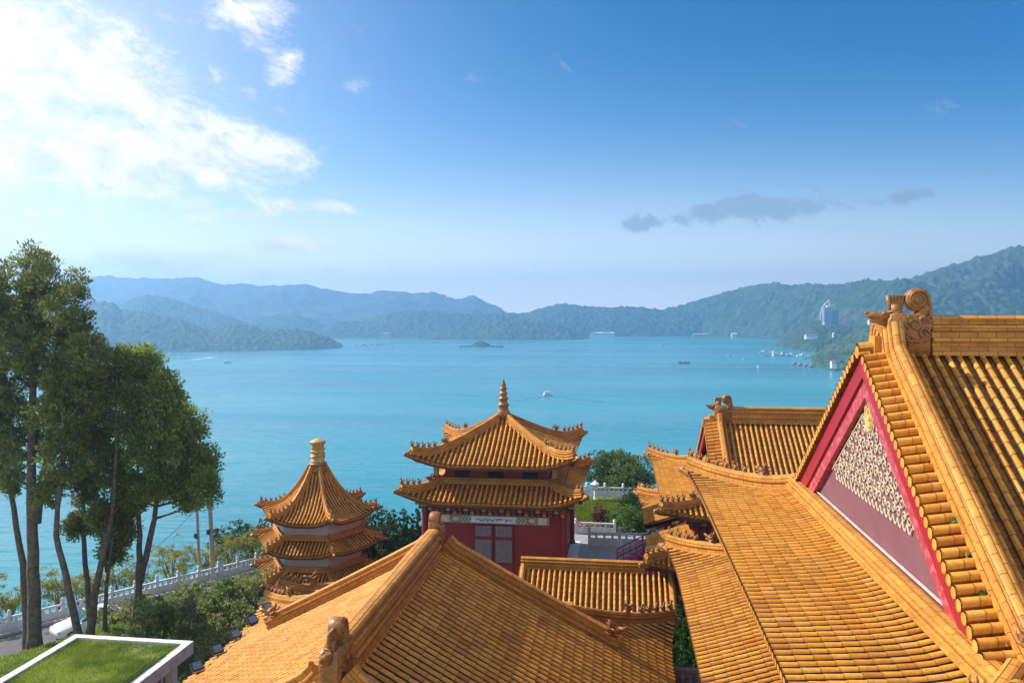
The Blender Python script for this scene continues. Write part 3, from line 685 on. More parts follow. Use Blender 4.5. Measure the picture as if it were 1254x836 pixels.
def walls(root, cx, cy, hx, hy, z0, z1, m, name='wall', th=0.3, openings=()):
    b = MB()
    b.box((cx, cy - hy + th / 2, (z0 + z1) / 2), (2 * hx, th, z1 - z0)); b.box((cx, cy + hy - th / 2, (z0 + z1) / 2), (2 * hx, th, z1 - z0))
    b.box((cx - hx + th / 2, cy, (z0 + z1) / 2), (th, 2 * hy - 2 * th, z1 - z0)); b.box((cx + hx - th / 2, cy, (z0 + z1) / 2), (th, 2 * hy - 2 * th, z1 - z0))
    return b.build(name, m, root)
def column(root, x, y, z0, z1, r=0.2, m=None):
    b = MB(); b.lathe((x, y, z0), [(r * 1.35, 0), (r * 1.35, 0.18), (r, 0.24), (r, z1 - z0)], 14); return b.build('column', m or RED, root)
def brackets(root, cx, cy, hx, hy, z, h=0.7, step=0.42, sides='swne'):
    """rows of stepped bracket blocks under the eave"""
    b = MB()
    for sd in sides:
        ln = hx if sd in 'sn' else hy; n = int(2 * ln / step)
        for i in range(n + 1):
            t = -ln + 2 * ln * i / n
            for j, (o, zz) in enumerate(((0.10, 0.0), (0.28, 0.24), (0.48, 0.48))):
                zc = z + zz * h / 0.7 + 0.1
                if sd in 'sn':
                    y = cy + (-(hy + o) if sd == 's' else hy + o); b.box((cx + t, y, zc), (0.20 + 0.07 * j, 0.30, 0.16), (i + j) % 3)
                else:
                    x = cx + (-(hx + o) if sd == 'w' else hx + o); b.box((x, cy + t, zc), (0.30, 0.20 + 0.07 * j, 0.16), (i + j) % 3)
    b.build('bracket_frieze', [MATS['bracket_red'], MATS['bracket_green'], MATS['bracket_gold']], root)
mat('bracket_red', (0.36, 0.04, 0.03), 0.6); mat('bracket_green', (0.06, 0.10, 0.10), 0.6); mat('bracket_gold', (0.50, 0.26, 0.06), 0.5)

# ------------------------------------------------------------------ water, ground, hills
def smooth(a, b, x): t = min(1, max(0, (x - a) / (b - a))); return t * t * (3 - 2 * t)
LAKE_Z = -60.0
def lake():
    m = bpy.data.materials.new('lake_water'); m.use_nodes = True; nt = m.node_tree; N, L = nt.nodes, nt.links
    b = N['Principled BSDF']; b.inputs['Roughness'].default_value = 0.12; b.inputs['IOR'].default_value = 1.33; b.inputs['Specular IOR Level'].default_value = 0.5
    tc = N.new('ShaderNodeTexCoord')
    def noise(scale, sx=1.0, sy=1.0, det=4, rot=0.0):
        mp = N.new('ShaderNodeMapping'); mp.inputs['Scale'].default_value = (sx, sy, 1); mp.inputs['Rotation'].default_value = (0, 0, rot); L.new(tc.outputs['Object'], mp.inputs['Vector'])
        n = N.new('ShaderNodeTexNoise'); n.inputs['Scale'].default_value = scale; n.inputs['Detail'].default_value = det; L.new(mp.outputs['Vector'], n.inputs['Vector']); return n.outputs['Fac']
    big = noise(0.0035, 0.5, 2.2, 5, 0.25)
    mx = N.new('ShaderNodeMix'); mx.data_type = 'RGBA'
    mr = N.new('ShaderNodeMapRange'); mr.inputs['From Min'].default_value = 0.35; mr.inputs['From Max'].default_value = 0.65; L.new(big, mr.inputs['Value']); L.new(mr.outputs['Result'], mx.inputs[0])
    mx.inputs[6].default_value = (0.018, 0.195, 0.235, 1); mx.inputs[7].default_value = (0.050, 0.285, 0.305, 1)
    L.new(mx.outputs[2], b.inputs['Base Color'])
    r2 = N.new('ShaderNodeMapRange'); r2.inputs['From Min'].default_value = 0.4; r2.inputs['From Max'].default_value = 0.62; r2.inputs['To Min'].default_value = 0.10; r2.inputs['To Max'].default_value = 0.26
    L.new(noise(0.006, 0.35, 2.6, 6, 0.2), r2.inputs['Value']); L.new(r2.outputs['Result'], b.inputs['Roughness'])
    w1 = noise(0.22, 0.6, 1.6, 3, 0.5); w2 = noise(0.05, 0.6, 1.8, 4, 0.3)
    ad = N.new('ShaderNodeMath'); ad.operation = 'ADD'; L.new(w1, ad.inputs[0])
    ml = N.new('ShaderNodeMath'); ml.operation = 'MULTIPLY'; L.new(w2, ml.inputs[0]); ml.inputs[1].default_value = 2.5; L.new(ml.outputs[0], ad.inputs[1])
    bp = N.new('ShaderNodeBump'); bp.inputs['Strength'].default_value = 0.32; bp.inputs['Distance'].default_value = 1.0; L.new(ad.outputs[0], bp.inputs['Height']); L.new(bp.outputs['Normal'], b.inputs['Normal'])
    mb = MB(); mb.poly([(-3400, -200, LAKE_Z), (3400, -200, LAKE_Z), (3400, 3850, LAKE_Z), (-3400, 3850, LAKE_Z)])
    tag(mb.build('lake', m), kind='structure')
lake()

def fbm(x, y, s): return mnoise.fractal(Vector((x * s, y * s, 3.3)), 1.0, 2.0, 4)
EDGE_P, EDGE_N = Vector((-38.2, 46.3, 0)), Vector((-0.804, 0.595, 0))
def road_d(x, y): return (x - EDGE_P.x) * EDGE_N.x + (y - EDGE_P.y) * EDGE_N.y      # metres beyond the lakeside balustrade
def ground(x, y):
    left = smooth(-16, -20.5, x)
    base = -19.2 + 2.5 * smooth(54.5, 57, y) * smooth(-14, -11, x)
    d = road_d(x, y)
    road = -20.35
    lz = road + 2.2 * smooth(-7.8, -13, d) * smooth(-19.5, -25, x) + 0.95 * smooth(-7.8, -13, d) - 0.2 * smooth(-8.2, -7.6, d) * (1 - smooth(0.6, 1.4, d))
    base = base * (1 - left) + lz * left
    drop = max(0.0, min(d - 1.2, 400)) if x < -14 else 0
    d2 = max(0.0, y - 73.5 - 0.0 * x)
    dr = max(drop if x < -14 else 0, d2, (x - 44) * 0.8 if x > 44 else 0)
    z = base - 0.62 * dr - 0.0015 * dr * dr
    z += 0.10 * fbm(x, y, 0.35) + (0.25 * fbm(x, y, 0.09) if left > 0.5 and d < -5 else 0)
    if dr > 2: z += 0.8 * fbm(x, y, 0.08)
    return max(z, -66)
def terrain():
    xs = np.concatenate([np.arange(-170, -60, 5.0), np.arange(-60, 12, 0.8), np.arange(12, 150, 6.0)]); ys = np.concatenate([np.arange(-30, 14, 4.0), np.arange(14, 80, 0.8), np.arange(80, 190, 4.0)])
    V = [(x, y, ground(x, y)) for y in ys for x in xs]; nx = len(xs); Q = [(j * nx + i, j * nx + i + 1, (j + 1) * nx + i + 1, (j + 1) * nx + i) for j in range(len(ys) - 1) for i in range(nx - 1)]
    m = bpy.data.materials.new('earth_and_grass'); m.use_nodes = True; nt = m.node_tree; N, L = nt.nodes, nt.links
    b = N['Principled BSDF']; b.inputs['Roughness'].default_value = 0.95; b.inputs['Specular IOR Level'].default_value = 0.1
    tc = N.new('ShaderNodeTexCoord')
    def nz(s, d=6):
        n = N.new('ShaderNodeTexNoise'); n.inputs['Scale'].default_value = s; n.inputs['Detail'].default_value = d; n.inputs['Roughness'].default_value = 0.7; L.new(tc.outputs['Object'], n.inputs['Vector']); return n.outputs['Fac']
    r = N.new('ShaderNodeValToRGB'); L.new(nz(3.0, 9), r.inputs['Fac'])
    for e, (p, c) in zip((r.color_ramp.elements[0], r.color_ramp.elements[1]), ((0.32, (0.050, 0.080, 0.012, 1)), (0.68, (0.12, 0.19, 0.03, 1)))): e.position = p; e.color = c
    mr = N.new('ShaderNodeMapRange'); mr.inputs['From Min'].default_value = 0.52; mr.inputs['From Max'].default_value = 0.64; L.new(nz(0.5), mr.inputs['Value'])
    mx = N.new('ShaderNodeMix'); mx.data_type = 'RGBA'; L.new(mr.outputs['Result'], mx.inputs[0]); L.new(r.outputs['Color'], mx.inputs[6]); mx.inputs[7].default_value = (0.11, 0.08, 0.05, 1)
    L.new(mx.outputs[2], b.inputs['Base Color'])
    tag(np_mesh('terrain', np.array(V), np.array(Q), m, smooth=True), kind='structure')
terrain()

def far_mat(name, dark, light):
    m = bpy.data.materials.new(name); m.use_nodes = True; nt = m.node_tree; N, L = nt.nodes, nt.links
    b = N['Principled BSDF']; b.inputs['Roughness'].default_value = 0.95; b.inputs['Specular IOR Level'].default_value = 0.05
    tc = N.new('ShaderNodeTexCoord')
    n = N.new('ShaderNodeTexNoise'); n.inputs['Scale'].default_value = 0.045; n.inputs['Detail'].default_value = 7; n.inputs['Roughness'].default_value = 0.75; L.new(tc.outputs['Object'], n.inputs['Vector'])
    at = N.new('ShaderNodeAttribute'); at.attribute_name = 'rnd'
    ad = N.new('ShaderNodeMath'); ad.operation = 'MULTIPLY_ADD'; L.new(at.outputs['Fac'], ad.inputs[0]); ad.inputs[1].default_value = 0.6; L.new(n.outputs['Fac'], ad.inputs[2])
    mr = N.new('ShaderNodeMapRange'); mr.inputs['From Min'].default_value = 0.45; mr.inputs['From Max'].default_value = 1.15; L.new(ad.outputs[0], mr.inputs['Value'])
    mx = N.new('ShaderNodeMix'); mx.data_type = 'RGBA'; L.new(mr.outputs['Result'], mx.inputs[0]); mx.inputs[6].default_value = (*dark, 1); mx.inputs[7].default_value = (*light, 1)
    L.new(mx.outputs[2], b.inputs['Base Color']); return m
FOREST = far_mat('forest_canopy', (0.016, 0.040, 0.018), (0.080, 0.120, 0.040))
MOUNT = far_mat('mountain_forest', (0.04, 0.065, 0.035), (0.10, 0.12, 0.07))

def worley(x, y, cell, seed):
    """distance to the nearest of scattered points, and that point's own random number"""
    gx, gy = np.floor(x / cell).astype(np.int64), np.floor(y / cell).astype(np.int64); best = np.full(x.shape, 9e9); val = np.zeros(x.shape)
    def h(a, b, k): 
        v = np.sin(a * 127.1 + b * 311.7 + k * 74.7 + seed * 13.3) * 43758.5453; return v - np.floor(v)
    for i in (-1, 0, 1):
        for j in (-1, 0, 1):
            a, b = gx + i, gy + j; px, py = (a + h(a, b, 1)) * cell, (b + h(a, b, 2)) * cell
            d = np.hypot(x - px, y - py); k = d < best; best = np.where(k, d, best); val = np.where(k, h(a, b, 3), val)
    return best / cell, val
def vnoise(x, y, s, seed):
    x, y = x * s + seed * 17.3, y * s - seed * 9.1; out = np.zeros(x.shape); amp = 1.0
    for o in range(4):
        i, j = np.floor(x), np.floor(y); fx, fy = x - i, y - j; fx, fy = fx * fx * (3 - 2 * fx), fy * fy * (3 - 2 * fy)
        def h(a, b): v = np.sin(a * 12.9898 + b * 78.233 + o * 3.1) * 43758.5453; return v - np.floor(v)
        out += amp * ((h(i, j) * (1 - fx) + h(i + 1, j) * fx) * (1 - fy) + (h(i, j + 1) * (1 - fx) + h(i + 1, j + 1) * fx) * fy - 0.5); x, y, amp = x * 2.03, y * 2.03, amp * 0.5
    return out
def hill(name, sky_line, shore, Dr, Db, seed, trees=9.0, th=6.0, rows=70, step=1.0, mat_=None, spur=0.16, pw=0.85):
    """a wooded hill: sky_line [(px, py)] at ridge distance Dr, shore [(px, D)] where it meets the water, Db where its back ends"""
    sx = np.array([p[0] for p in sky_line], float); sy = np.array([p[1] for p in sky_line], float); Dr0 = Dr
    px = np.arange(sx[0], sx[-1] + step, step); Dr = np.interp(px, [p[0] for p in Dr], [p[1] for p in Dr])[None, :] if isinstance(Dr, list) else np.full((1, len(px)), float(Dr)); zr = (384 - np.interp(px, sx, sy)) / F * Dr[0]; Db = Dr + (Db - (Dr0 if not isinstance(Dr0, list) else Dr0[0][1]))
    if not isinstance(shore, (list, tuple)): shore = [(sx[0], shore), (sx[-1], shore)]
    D0 = np.interp(px, [p[0] for p in shore], [p[1] for p in shore])
    t = np.linspace(0, 1, rows); front = int(rows * 0.78)
    w = np.where(np.arange(rows) < front, np.arange(rows) / (front - 1), 1.0); back = np.clip((np.arange(rows) - front + 1) / (rows - front), 0, 1)
    D = D0[None, :] + (Dr - D0[None, :]) * w[:, None] ** 1.0 + (Db - Dr) * back[:, None]
    U = (px[None, :] - 627) / F * D
    X = D * FWD.x + U * RGT.x; Y = D * FWD.y + U * RGT.y
    hgt = np.maximum(zr + 60 - 0.6 * th, 0.5)[None, :] * np.ones_like(D)
    n = vnoise(X, Y, 1 / 260.0, seed); n2 = vnoise(X, Y, 1 / 70.0, seed + 5)
    f = w[:, None] ** pw + spur * np.sin(np.pi * w[:, None]) * (n * 1.6 + n2 * 0.5)
    f = np.clip(f, 0, 1.05) * (1 - back[:, None] ** 2)
    d, v = worley(X, Y, trees * 1.35, seed); d2, v2 = worley(X + 31, Y - 17, trees * 0.8, seed + 3)
    crown = th * np.maximum(np.clip(1 - (d * 1.15) ** 2, 0, 1) * (0.35 + 1.1 * v ** 2), np.clip(1 - (d2 * 1.2) ** 2, 0, 1) * (0.25 + 0.6 * v2)) + th * 0.5 * vnoise(X, Y, 1 / 34.0, seed + 9)
    edge = np.clip((zr + 60) / 14.0, 0.25, 1)[None, :]
    Z = LAKE_Z - 1.5 + hgt * f + crown * edge * np.clip(0.35 + w[:, None] * 8, 0, 1) * (1 - 0.6 * back[:, None])
    V = np.stack([X, Y, Z], -1).reshape(-1, 3); nx = len(px)
    i, j = np.meshgrid(np.arange(nx - 1), np.arange(rows - 1)); a = (j * nx + i).ravel()
    return tag(np_mesh(name, V, np.stack([a, a + 1, a + nx + 1, a + nx], -1), mat_ or FOREST, v.reshape(-1) * 0.9), kind='structure')

hill('mountain', [(20, 352), (60, 346), (90, 341), (133, 338), (160, 340), (205, 341), (238, 339), (254, 343), (272, 348), (302, 347), (322, 350), (345, 349), (375, 347), (393, 353), (420, 357), (450, 359), (480, 355), (505, 360), (529, 357), (545, 361), (558, 366), (581, 361.5), (592, 367), (604, 374), (618, 381), (640, 386), (700, 392)], 2500, 3250, 3750, 1, 34, 9, 90, 1.5, MOUNT, 0.22, 1.1)
hill('hill', [(60, 385), (110, 378), (150, 371), (163, 364), (180, 359.5), (196, 363), (211, 365), (230, 371), (248, 377), (263, 380), (278, 385), (299, 393), (330, 402), (360, 408)], 1700, 2050, 2400, 2, 9, 5, 70, 0.7)
hill('hill', [(270, 400), (300, 394), (315, 388), (345, 385), (366, 386), (380, 390), (392, 395), (410, 401), (430, 405)], 1950, 2300, 2600, 3, 10, 5, 60, 0.7)
hill('hill', [(0, 360), (60, 364), (95, 369), (113, 370.5), (125, 369), (139, 371), (151, 379), (170, 380), (187, 382), (210, 388), (230, 394), (242, 398), (254, 402), (262, 401.5), (272, 399), (287, 396), (302, 396), (310, 399), (320, 402), (340, 402), (363, 403), (381, 405), (396, 411), (408, 416), (418, 420), (426, 428)], [(0, 1150), (140, 1210), (300, 1280), (380, 1330), (426, 1400)], 1470, 1640, 4, 7.5, 5, 80, 0.55)
hill('hill', [(385, 406), (397, 400), (407, 396), (417, 393), (432, 392), (446, 393), (460, 388), (475, 383), (490, 380.5), (506, 379), (520, 379), (535, 380), (550, 382), (564, 383), (580, 385), (600, 383), (612, 382), (625, 386), (650, 392), (680, 402)], [(385, 1960), (500, 2010), (680, 2000)], 2200, 2450, 5, 9, 6, 70, 0.6)
hill('hill', [(516, 412), (523, 408), (532, 404), (541, 401), (552, 397), (564, 394), (581, 391.5), (600, 391), (620, 390), (633, 391.5), (650, 392), (667, 393), (680, 396), (690, 399), (700, 403), (710, 406), (717, 410), (724, 414)], [(516, 1860), (620, 1800), (700, 1830), (724, 1900)], 1960, 2080, 6, 9, 6, 60, 0.6)
hill('hill', [(600, 392), (615, 386), (624, 383), (644, 383), (655, 379), (667, 376), (684, 372), (704, 373), (720, 375.5), (740, 376), (752, 375), (770, 376), (785, 376), (800, 378), (812, 379), (825, 376), (839, 372), (855, 367), (872, 362), (888, 357), (904, 353), (918, 350), (931, 347), (953, 346), (970, 348), (991, 346), (1013, 349), (1032, 347), (1047, 344), (1060, 342), (1080, 343), (1095, 341), (1110, 343), (1130, 347), (1160, 351), (1200, 354), (1254, 357), (1330, 362)], [(600, 2080), (720, 2080), (860, 2180), (950, 1900), (1100, 1440), (1330, 1380)], [(600, 2500), (900, 2450), (1100, 1680), (1330, 1600)], 2750, 7, 10, 7, 110, 0.6)
hill('mountain', [(1020, 372), (1060, 358), (1090, 348), (1124, 337), (1138, 331), (1152, 327), (1168, 323), (1181, 320), (1196, 314), (1210, 311), (1232, 304), (1254, 300), (1300, 294), (1380, 292)], 1560, 1830, 2100, 8, 11, 7, 90, 1.0, MOUNT, 0.25)
hill('hill', [(946, 422), (950, 420), (958, 414), (966, 409), (975, 404), (987, 399), (1000, 397), (1018, 398), (1037, 399), (1066, 396), (1100, 392), (1140, 388), (1254, 384), (1330, 382)], [(946, 1480), (970, 1340), (1000, 1230), (1330, 1200)], 1520, 1720, 9, 7, 5, 70, 0.5)
hill('hill', [(984, 446), (988, 440), (992, 436), (1000, 431), (1010, 427), (1020, 421), (1029, 416), (1038, 411), (1047, 406), (1057, 402), (1066, 398), (1079, 395), (1100, 392), (1130, 389), (1254, 385), (1330, 384)], [(984, 985), (995, 930), (1005, 880), (1030, 830), (1060, 800), (1330, 780)], 1080, 1180, 10, 6, 4.5, 70, 0.5)

def haze():
    m = bpy.data.materials.new('haze_air'); m.use_nodes = True; nt = m.node_tree; N, L = nt.nodes, nt.links
    N.remove(N['Principled BSDF']); v = N.new('ShaderNodeVolumePrincipled'); v.inputs['Density'].default_value = HAZE_D; v.inputs['Color'].default_value = HAZE_C; v.inputs['Anisotropy'].default_value = 0.58
    L.new(v.outputs[0], N['Material Output'].inputs['Volume'])
    b = MB(); b.box((0, 1850, 60), (7600, 4400, 256)); o = b.build('haze', m); tag(o, kind='stuff')
HAZE_D, HAZE_C = 0.00043, (0.34, 0.60, 0.95, 1)
haze()

# ------------------------------------------------------------------ the temple halls
def front_hall():
    cx, cy = -6.36, 22.3
    t = thing('temple_hall', 'nearest orange tiled hall, its long roof ridge running straight towards the lake', 'temple hall', (cx, cy, -19.2))
    rf = Roof(-12.7, 0.48, 0.0046, 0.45, 3.6, 0.3)
    xieshan(t, rf, cx, cy, 'y', 9.6, 8.3, 6.2, 5.6, ridge_h=0.92, ridge_w=0.62, hang_s=2.0, tiles_n=6, gables=(1, -1), figs=5, hang=0.62, chiwen=0.86)
    walls(t, cx, cy, 6.6, 6.4, -19.2, -12.6, REDWALL)
    for sx in (-1, 1):
        for i in range(5): column(t, cx + sx * 7.3, cy - 7.2 + 3.6 * i, -19.2, -12.95, 0.24)
    return t
front_hall()

def big_hall():
    cx, cy = 16.0, 20.85
    t = thing('temple_hall', 'largest orange tiled hall on the right with a red edged gable', 'temple hall', (cx, cy, -19.2))
    rf = Roof(-6.58, 0.09, 0, 0.40, 3.4, 0.28, knee=(3.0, 0.4, 0.60))
    xieshan(t, rf, cx, cy, 'x', 13.0, 10.75, 10.05, 9.72, ridge_h=0.92, ridge_w=0.62, hang_s=3.3, hang=0.80, hin=0.66, pitch=0.268, r=0.071, tiles_n=7, gables=(-1, 1), figs=7, relief=True, rise=0.6, chiwen=0.95, hipw=0.40, hiph=0.55)
    r2 = Roof(-9.72, 0.30, 0.012, 0.35, 3.2, 0.25)
    hx, hy, sk = 13.75, 11.4, 2.6
    fs = rect_faces(cx, cy, hx, hy, lambda u: min(sk, hy - abs(u)), lambda u: min(sk, hx - abs(u)), (-(hy - sk), hy - sk), (-(hx - sk), hx - sk))
    cover(t, r2, [fs['w'], fs['s'], fs['n']], 0.268, 0.071, 5)
    rect_hips(t, r2, cx, cy, hx, hy, sk, ('nw', 'sw'), figs=4, head=True, w=0.36, h=0.48)
    wx, wy = hx - sk + 0.2, hy - sk + 0.2
    walls(t, cx, cy, wx, wy, -19.2, -6.9, REDWALL)
    brackets(t, cx, cy, wx, wy, -8.1, 0.8, 0.5, 'wn')
    for i in range(6): column(t, cx - wx - 1.0, cy - 7.5 + 3 * i, -19.2, -9.8, 0.22)
    return t
big_hall()

def rear_hall():
    cx, cy = 14.6, 50.1
    t = thing('temple_hall', 'smaller double eaved hall behind the largest one, its ridge dragon standing against the lake', 'temple hall', (cx, cy, -19.2))
    rf = Roof(-10.6, 0.10, 0, 0.40, 3.2, 0.28, knee=(2.5, 0.4, 0.54))
    xieshan(t, rf, cx, cy, 'x', 12.15, 8.3, 9.35, 8.6, ridge_h=0.95, ridge_w=0.6, hang_s=2.6, rise=0.5, tiles_n=4, gables=(-1, 1), figs=5, hipkeys=('sw', 'nw'), sides='snw')
    r2 = Roof(-13.4, 0.30, 0.01, 0.40, 3.0, 0.25)
    hx, hy, sk = 12.9, 8.1, 2.7
    gap = lambda u: -0.5 < u < 2.1
    fs = rect_faces(cx, cy, hx, hy, lambda u: (-0.05 if gap(u) else min(sk, hy - abs(u))), lambda u: min(sk, hx - abs(u)), (-(hy - sk), -0.5, 2.1, hy - sk), (-(hx - sk), hx - sk))
    cover(t, r2, [fs['w'], fs['s'], fs['n']], 0.29, 0.076, 4)
    rect_hips(t, r2, cx, cy, hx, hy, sk, ('nw', 'sw'), figs=4, head=False, w=0.34, h=0.46)
    walls(t, cx, cy, hx - sk + 0.2, hy - sk + 0.2, -19.2, -10.9, REDWALL)
    brackets(t, cx, cy, hx - sk + 0.2, hy - sk + 0.2, -11.9, 0.8, 0.5, 'ws')
    for y in (44.0, 46.4, 48.0, 50.9, 53.2, 55.6): column(t, cx - hx + 1.6, y, -19.2, -13.3, 0.22)
    return t
rear_hall()

def gallery():
    y, z, x0, x1, hw = 43.5, -14.05, -5.3, 3.0, 3.25
    t = thing('gallery', 'low straight gallery roof lying between the nearest hall and the square pavilion', 'gallery', (0, y, -19.2))
    rf = Roof(z - 0.56 * hw, 0.50, 0.0185)
    cx = (x0 + x1) / 2; hl = (x1 - x0) / 2
    fs = [Face((cx, y - hw), (1, 0), (0, 1), hl, lambda u: hw), Face((cx, y + hw), (-1, 0), (0, -1), hl, lambda u: hw)]
    cover(t, rf, fs, 0.3, 0.08, 5)
    zt = rf.z(99, hw)
    b = MB(); sweep(b, [Vector((x0 + (1.5 - x0) * i / 12, y, zt)) for i in range(13)], ridge_profile(0.46, 0.58)); b.build('main_ridge', RIDGE, t)
    for x in (x0 + 0.15, x1 - 0.12):
        for sy in (-1, 1):
            b = MB(); sweep(b, [Vector((x, y + sy * (hw - s), rf.z(99, s))) for s in [hw - hw * i / 10 for i in range(11)]], ridge_profile(0.3, 0.34, False)); b.build('verge_ridge', RIDGE, t)
    walls(t, cx, y, hl - 0.3, hw - 0.9, -19.2, zt - 1.75, REDWALL)
    for i in range(4): column(t, x0 + 0.6 + i * 2.4, y - hw + 0.6, -19.2, zt - 1.75, 0.16)
gallery()

def gate_roof():
    t = thing('gate_roof', 'small weathered grey tiled roof low in the narrow gap between two halls', 'gate roof', (3.0, 29.5, -19.2))
    rf = Roof(-14.7, 0.5, 0)
    hw = 2.0; cy = 30.4
    fs = [Face((3.2, cy - hw), (1, 0), (0, 1), 1.2, lambda u: hw), Face((3.2, cy + hw), (-1, 0), (0, -1), 1.2, lambda u: hw)]
    tb, db = MB(), MB()
    for f_ in fs: tile_face(tb, rf, f_, 0.3, 0.095); deck_face(db, rf, f_)
    tb.build('roof_tiles', [GREYTILE, GREYTILE, MORTAR_SHADE], t); db.build('roof_deck', DECK, t)
    b = MB(); sweep(b, [Vector((2.0 + 2.4 * i / 4, cy, rf.z(9, hw))) for i in range(5)], ridge_profile(0.34, 0.26, False)); b.build('ridge', GREYTILE, t)
    b = MB(); b.box((3.2, cy, -17.0), (2.0, 1.6, 4.4)); b.build('wall', REDWALL, t)
gate_roof()

def finial(root, c, m=None):
    b = MB(); b.lathe(c, [(0.42, -0.2), (0.46, 0.12), (0.34, 0.30), (0.30, 0.55), (0.38, 0.60), (0.38, 0.68), (0.27, 0.74), (0.25, 0.95), (0.33, 1.0), (0.33, 1.07), (0.23, 1.12), (0.21, 1.30), (0.28, 1.35), (0.28, 1.41), (0.19, 1.46), (0.18, 1.62), (0.24, 1.67), (0.24, 1.72), (0.14, 1.78), (0.17, 1.90), (0.17, 1.98), (0.08, 2.08), (0.10, 2.16), (0.02, 2.34)], 14)
    b.build('finial', m or ORN, root, True)

def pavilion():
    cx, cy, zf = -7.35, 50.9, -16.0
    t = thing('pavilion', 'square red walled two tiered pavilion with pointed tiled roof and turned spire', 'pavilion', (cx, cy, zf))
    h1 = 4.62; r1 = Roof(-9.08, 0.36, 0.030, 0.62, 2.4, 0.32)
    f1 = rect_faces(cx, cy, h1, h1, lambda u: h1 - abs(u), lambda u: h1 - abs(u))
    cover(t, r1, f1.values(), 0.3, 0.08, 6)
    for key in ('sw', 'se', 'nw', 'ne'): rect_hips(t, r1, cx, cy, h1, h1, h1 - 0.25, (key,), figs=5, w=0.34, h=0.5, gap=0.4, rich=True)
    finial(t, (cx, cy, r1.z(99, h1) + 0.25))
    h2, sk = 5.12, 1.9; r2 = Roof(-11.2, 0.40, 0.03, 0.62, 2.4, 0.32)
    f2 = rect_faces(cx, cy, h2, h2, lambda u: min(sk, h2 - abs(u)), lambda u: min(sk, h2 - abs(u)), (-(h2 - sk), h2 - sk), (-(h2 - sk), h2 - sk))
    cover(t, r2, f2.values(), 0.3, 0.08, 6)
    rect_hips(t, r2, cx, cy, h2, h2, sk, ('sw', 'se', 'nw', 'ne'), figs=4, head=True, w=0.34, h=0.46, gap=0.4, rich=True)
    w1 = h2 - sk + 0.05; zt = r2.z(99, sk)
    b = MB(); q = w1 + 0.06
    for a, c in (((-q, -q), (q, -q)), ((q, -q), (q, q)), ((q, q), (-q, q)), ((-q, q), (-q, -q))):
        sweep(b, [Vector((cx + a[0], cy + a[1], zt)), Vector((cx + c[0], cy + c[1], zt))], ridge_profile(0.30, 0.34, False))
    b.build('tier_ridge', RIDGE, t)
    walls(t, cx, cy, w1 - 0.1, w1 - 0.1, zt - 0.5, -9.0, REDWALL, 'upper_wall')
    for i in range(-1, 2):                       # small dark windows of the upper storey
        b = MB(); b.box((cx + i * 2.1, cy - w1 + 0.09, zt + 0.62), (1.15, 0.06, 0.7)); f_ = b.build('window', DECK, t)
        b = MB(); b.box((cx + i * 2.1, cy - w1 + 0.05, zt + 0.62), (0.95, 0.03, 0.55)); p = b.build('pane', MATS['dark_glass'], f_); p.matrix_parent_inverse = f_.matrix_world.inverted() if False else p.matrix_parent_inverse
    for sx in (-1, 1):
        b = MB(); b.box((cx + sx * (w1 + 0.35), cy - w1 - 0.35, -9.55), (0.28, 0.28, 0.9), 2); b.box((cx + sx * (w1 + 0.35), cy - w1 - 0.35, -9.2), (0.5, 0.5, 0.16), 1); b.box((cx + sx * (w1 + 0.35), cy - w1 - 0.35, -9.9), (0.4, 0.4, 0.14), 0)
        b.build('corner_bracket', [MATS['bracket_red'], MATS['bracket_green'], MATS['bracket_gold']], t)
    w2 = 4.1; walls(t, cx, cy, w2, w2, zf, -10.6, REDWALL)
    brackets(t, cx, cy, w2 + 0.05, w2 + 0.05, -12.02, 0.7, 0.36)
    yb = cy - w2 - 0.05                          # painted beam under the eave, front side
    b = MB(); b.box((cx + 0.1, yb, -12.32), (6.5, 0.08, 0.50)); beam = b.build('painted_beam', MATS['beam_blue'], t)
    b = MB(); b.box((cx + 0.0, yb - 0.05, -12.32), (2.7, 0.03, 0.40)); b.build('beam_panel', MATS['beam_white'], beam)
    for s in (-1, 1):
        b = MB()
        for k in range(3):
            x = cx + s * (1.5 + 0.22 * k); b.tube([(x - s * 0.14, yb - 0.06, -12.10), (x + s * 0.04, yb - 0.06, -12.32), (x - s * 0.14, yb - 0.06, -12.54)], 0.032, 6)
        b.ball((cx + s * 2.3, yb - 0.04, -12.32), (0.20, 0.05, 0.14), 8); b.box((cx + s * 2.95, yb - 0.045, -12.32), (0.5, 0.02, 0.40))
        b.build('beam_ornament', MATS['beam_cream'], beam)
    b = MB(); rr = random.Random(3)              # painted figures of the panel
    for i in range(16):
        x = cx - 1.05 + i * 0.14; b.ball((x, yb - 0.066, -12.32 + rr.uniform(-0.05, 0.05)), (rr.uniform(0.04, 0.08), 0.012, rr.uniform(0.06, 0.12)), 6, i % 3)
    b.build('painted_scene', [MATS['paint_rose'], MATS['paint_slate'], MATS['paint_rust']], beam)
    for i, x in enumerate((cx - 0.62, cx + 0.62)):   # lattice leaves, two panels high
        b = MB(); b.box((x, yb - 0.01, -14.3), (1.16, 0.10, 3.3)); dr = b.build('door_leaf', REDWALL, t)
        for z0, z1 in ((-13.3, -12.7), (-14.85, -13.55)):
            b = MB(); b.box((x, yb - 0.075, (z0 + z1) / 2), (1.0, 0.03, z1 - z0)); b.build('lattice_backing', MATS['paper_white'], dr)
            b = MB()
            for k in range(9): b.box((x - 0.48 + 0.12 * k, yb - 0.105, (z0 + z1) / 2), (0.025, 0.03, z1 - z0))
            for k in range(int((z1 - z0) / 0.12) + 1): b.box((x, yb - 0.106, z0 + 0.12 * k), (1.0, 0.026, 0.022))
            b.build('lattice', MATS['lattice_grey'], dr)
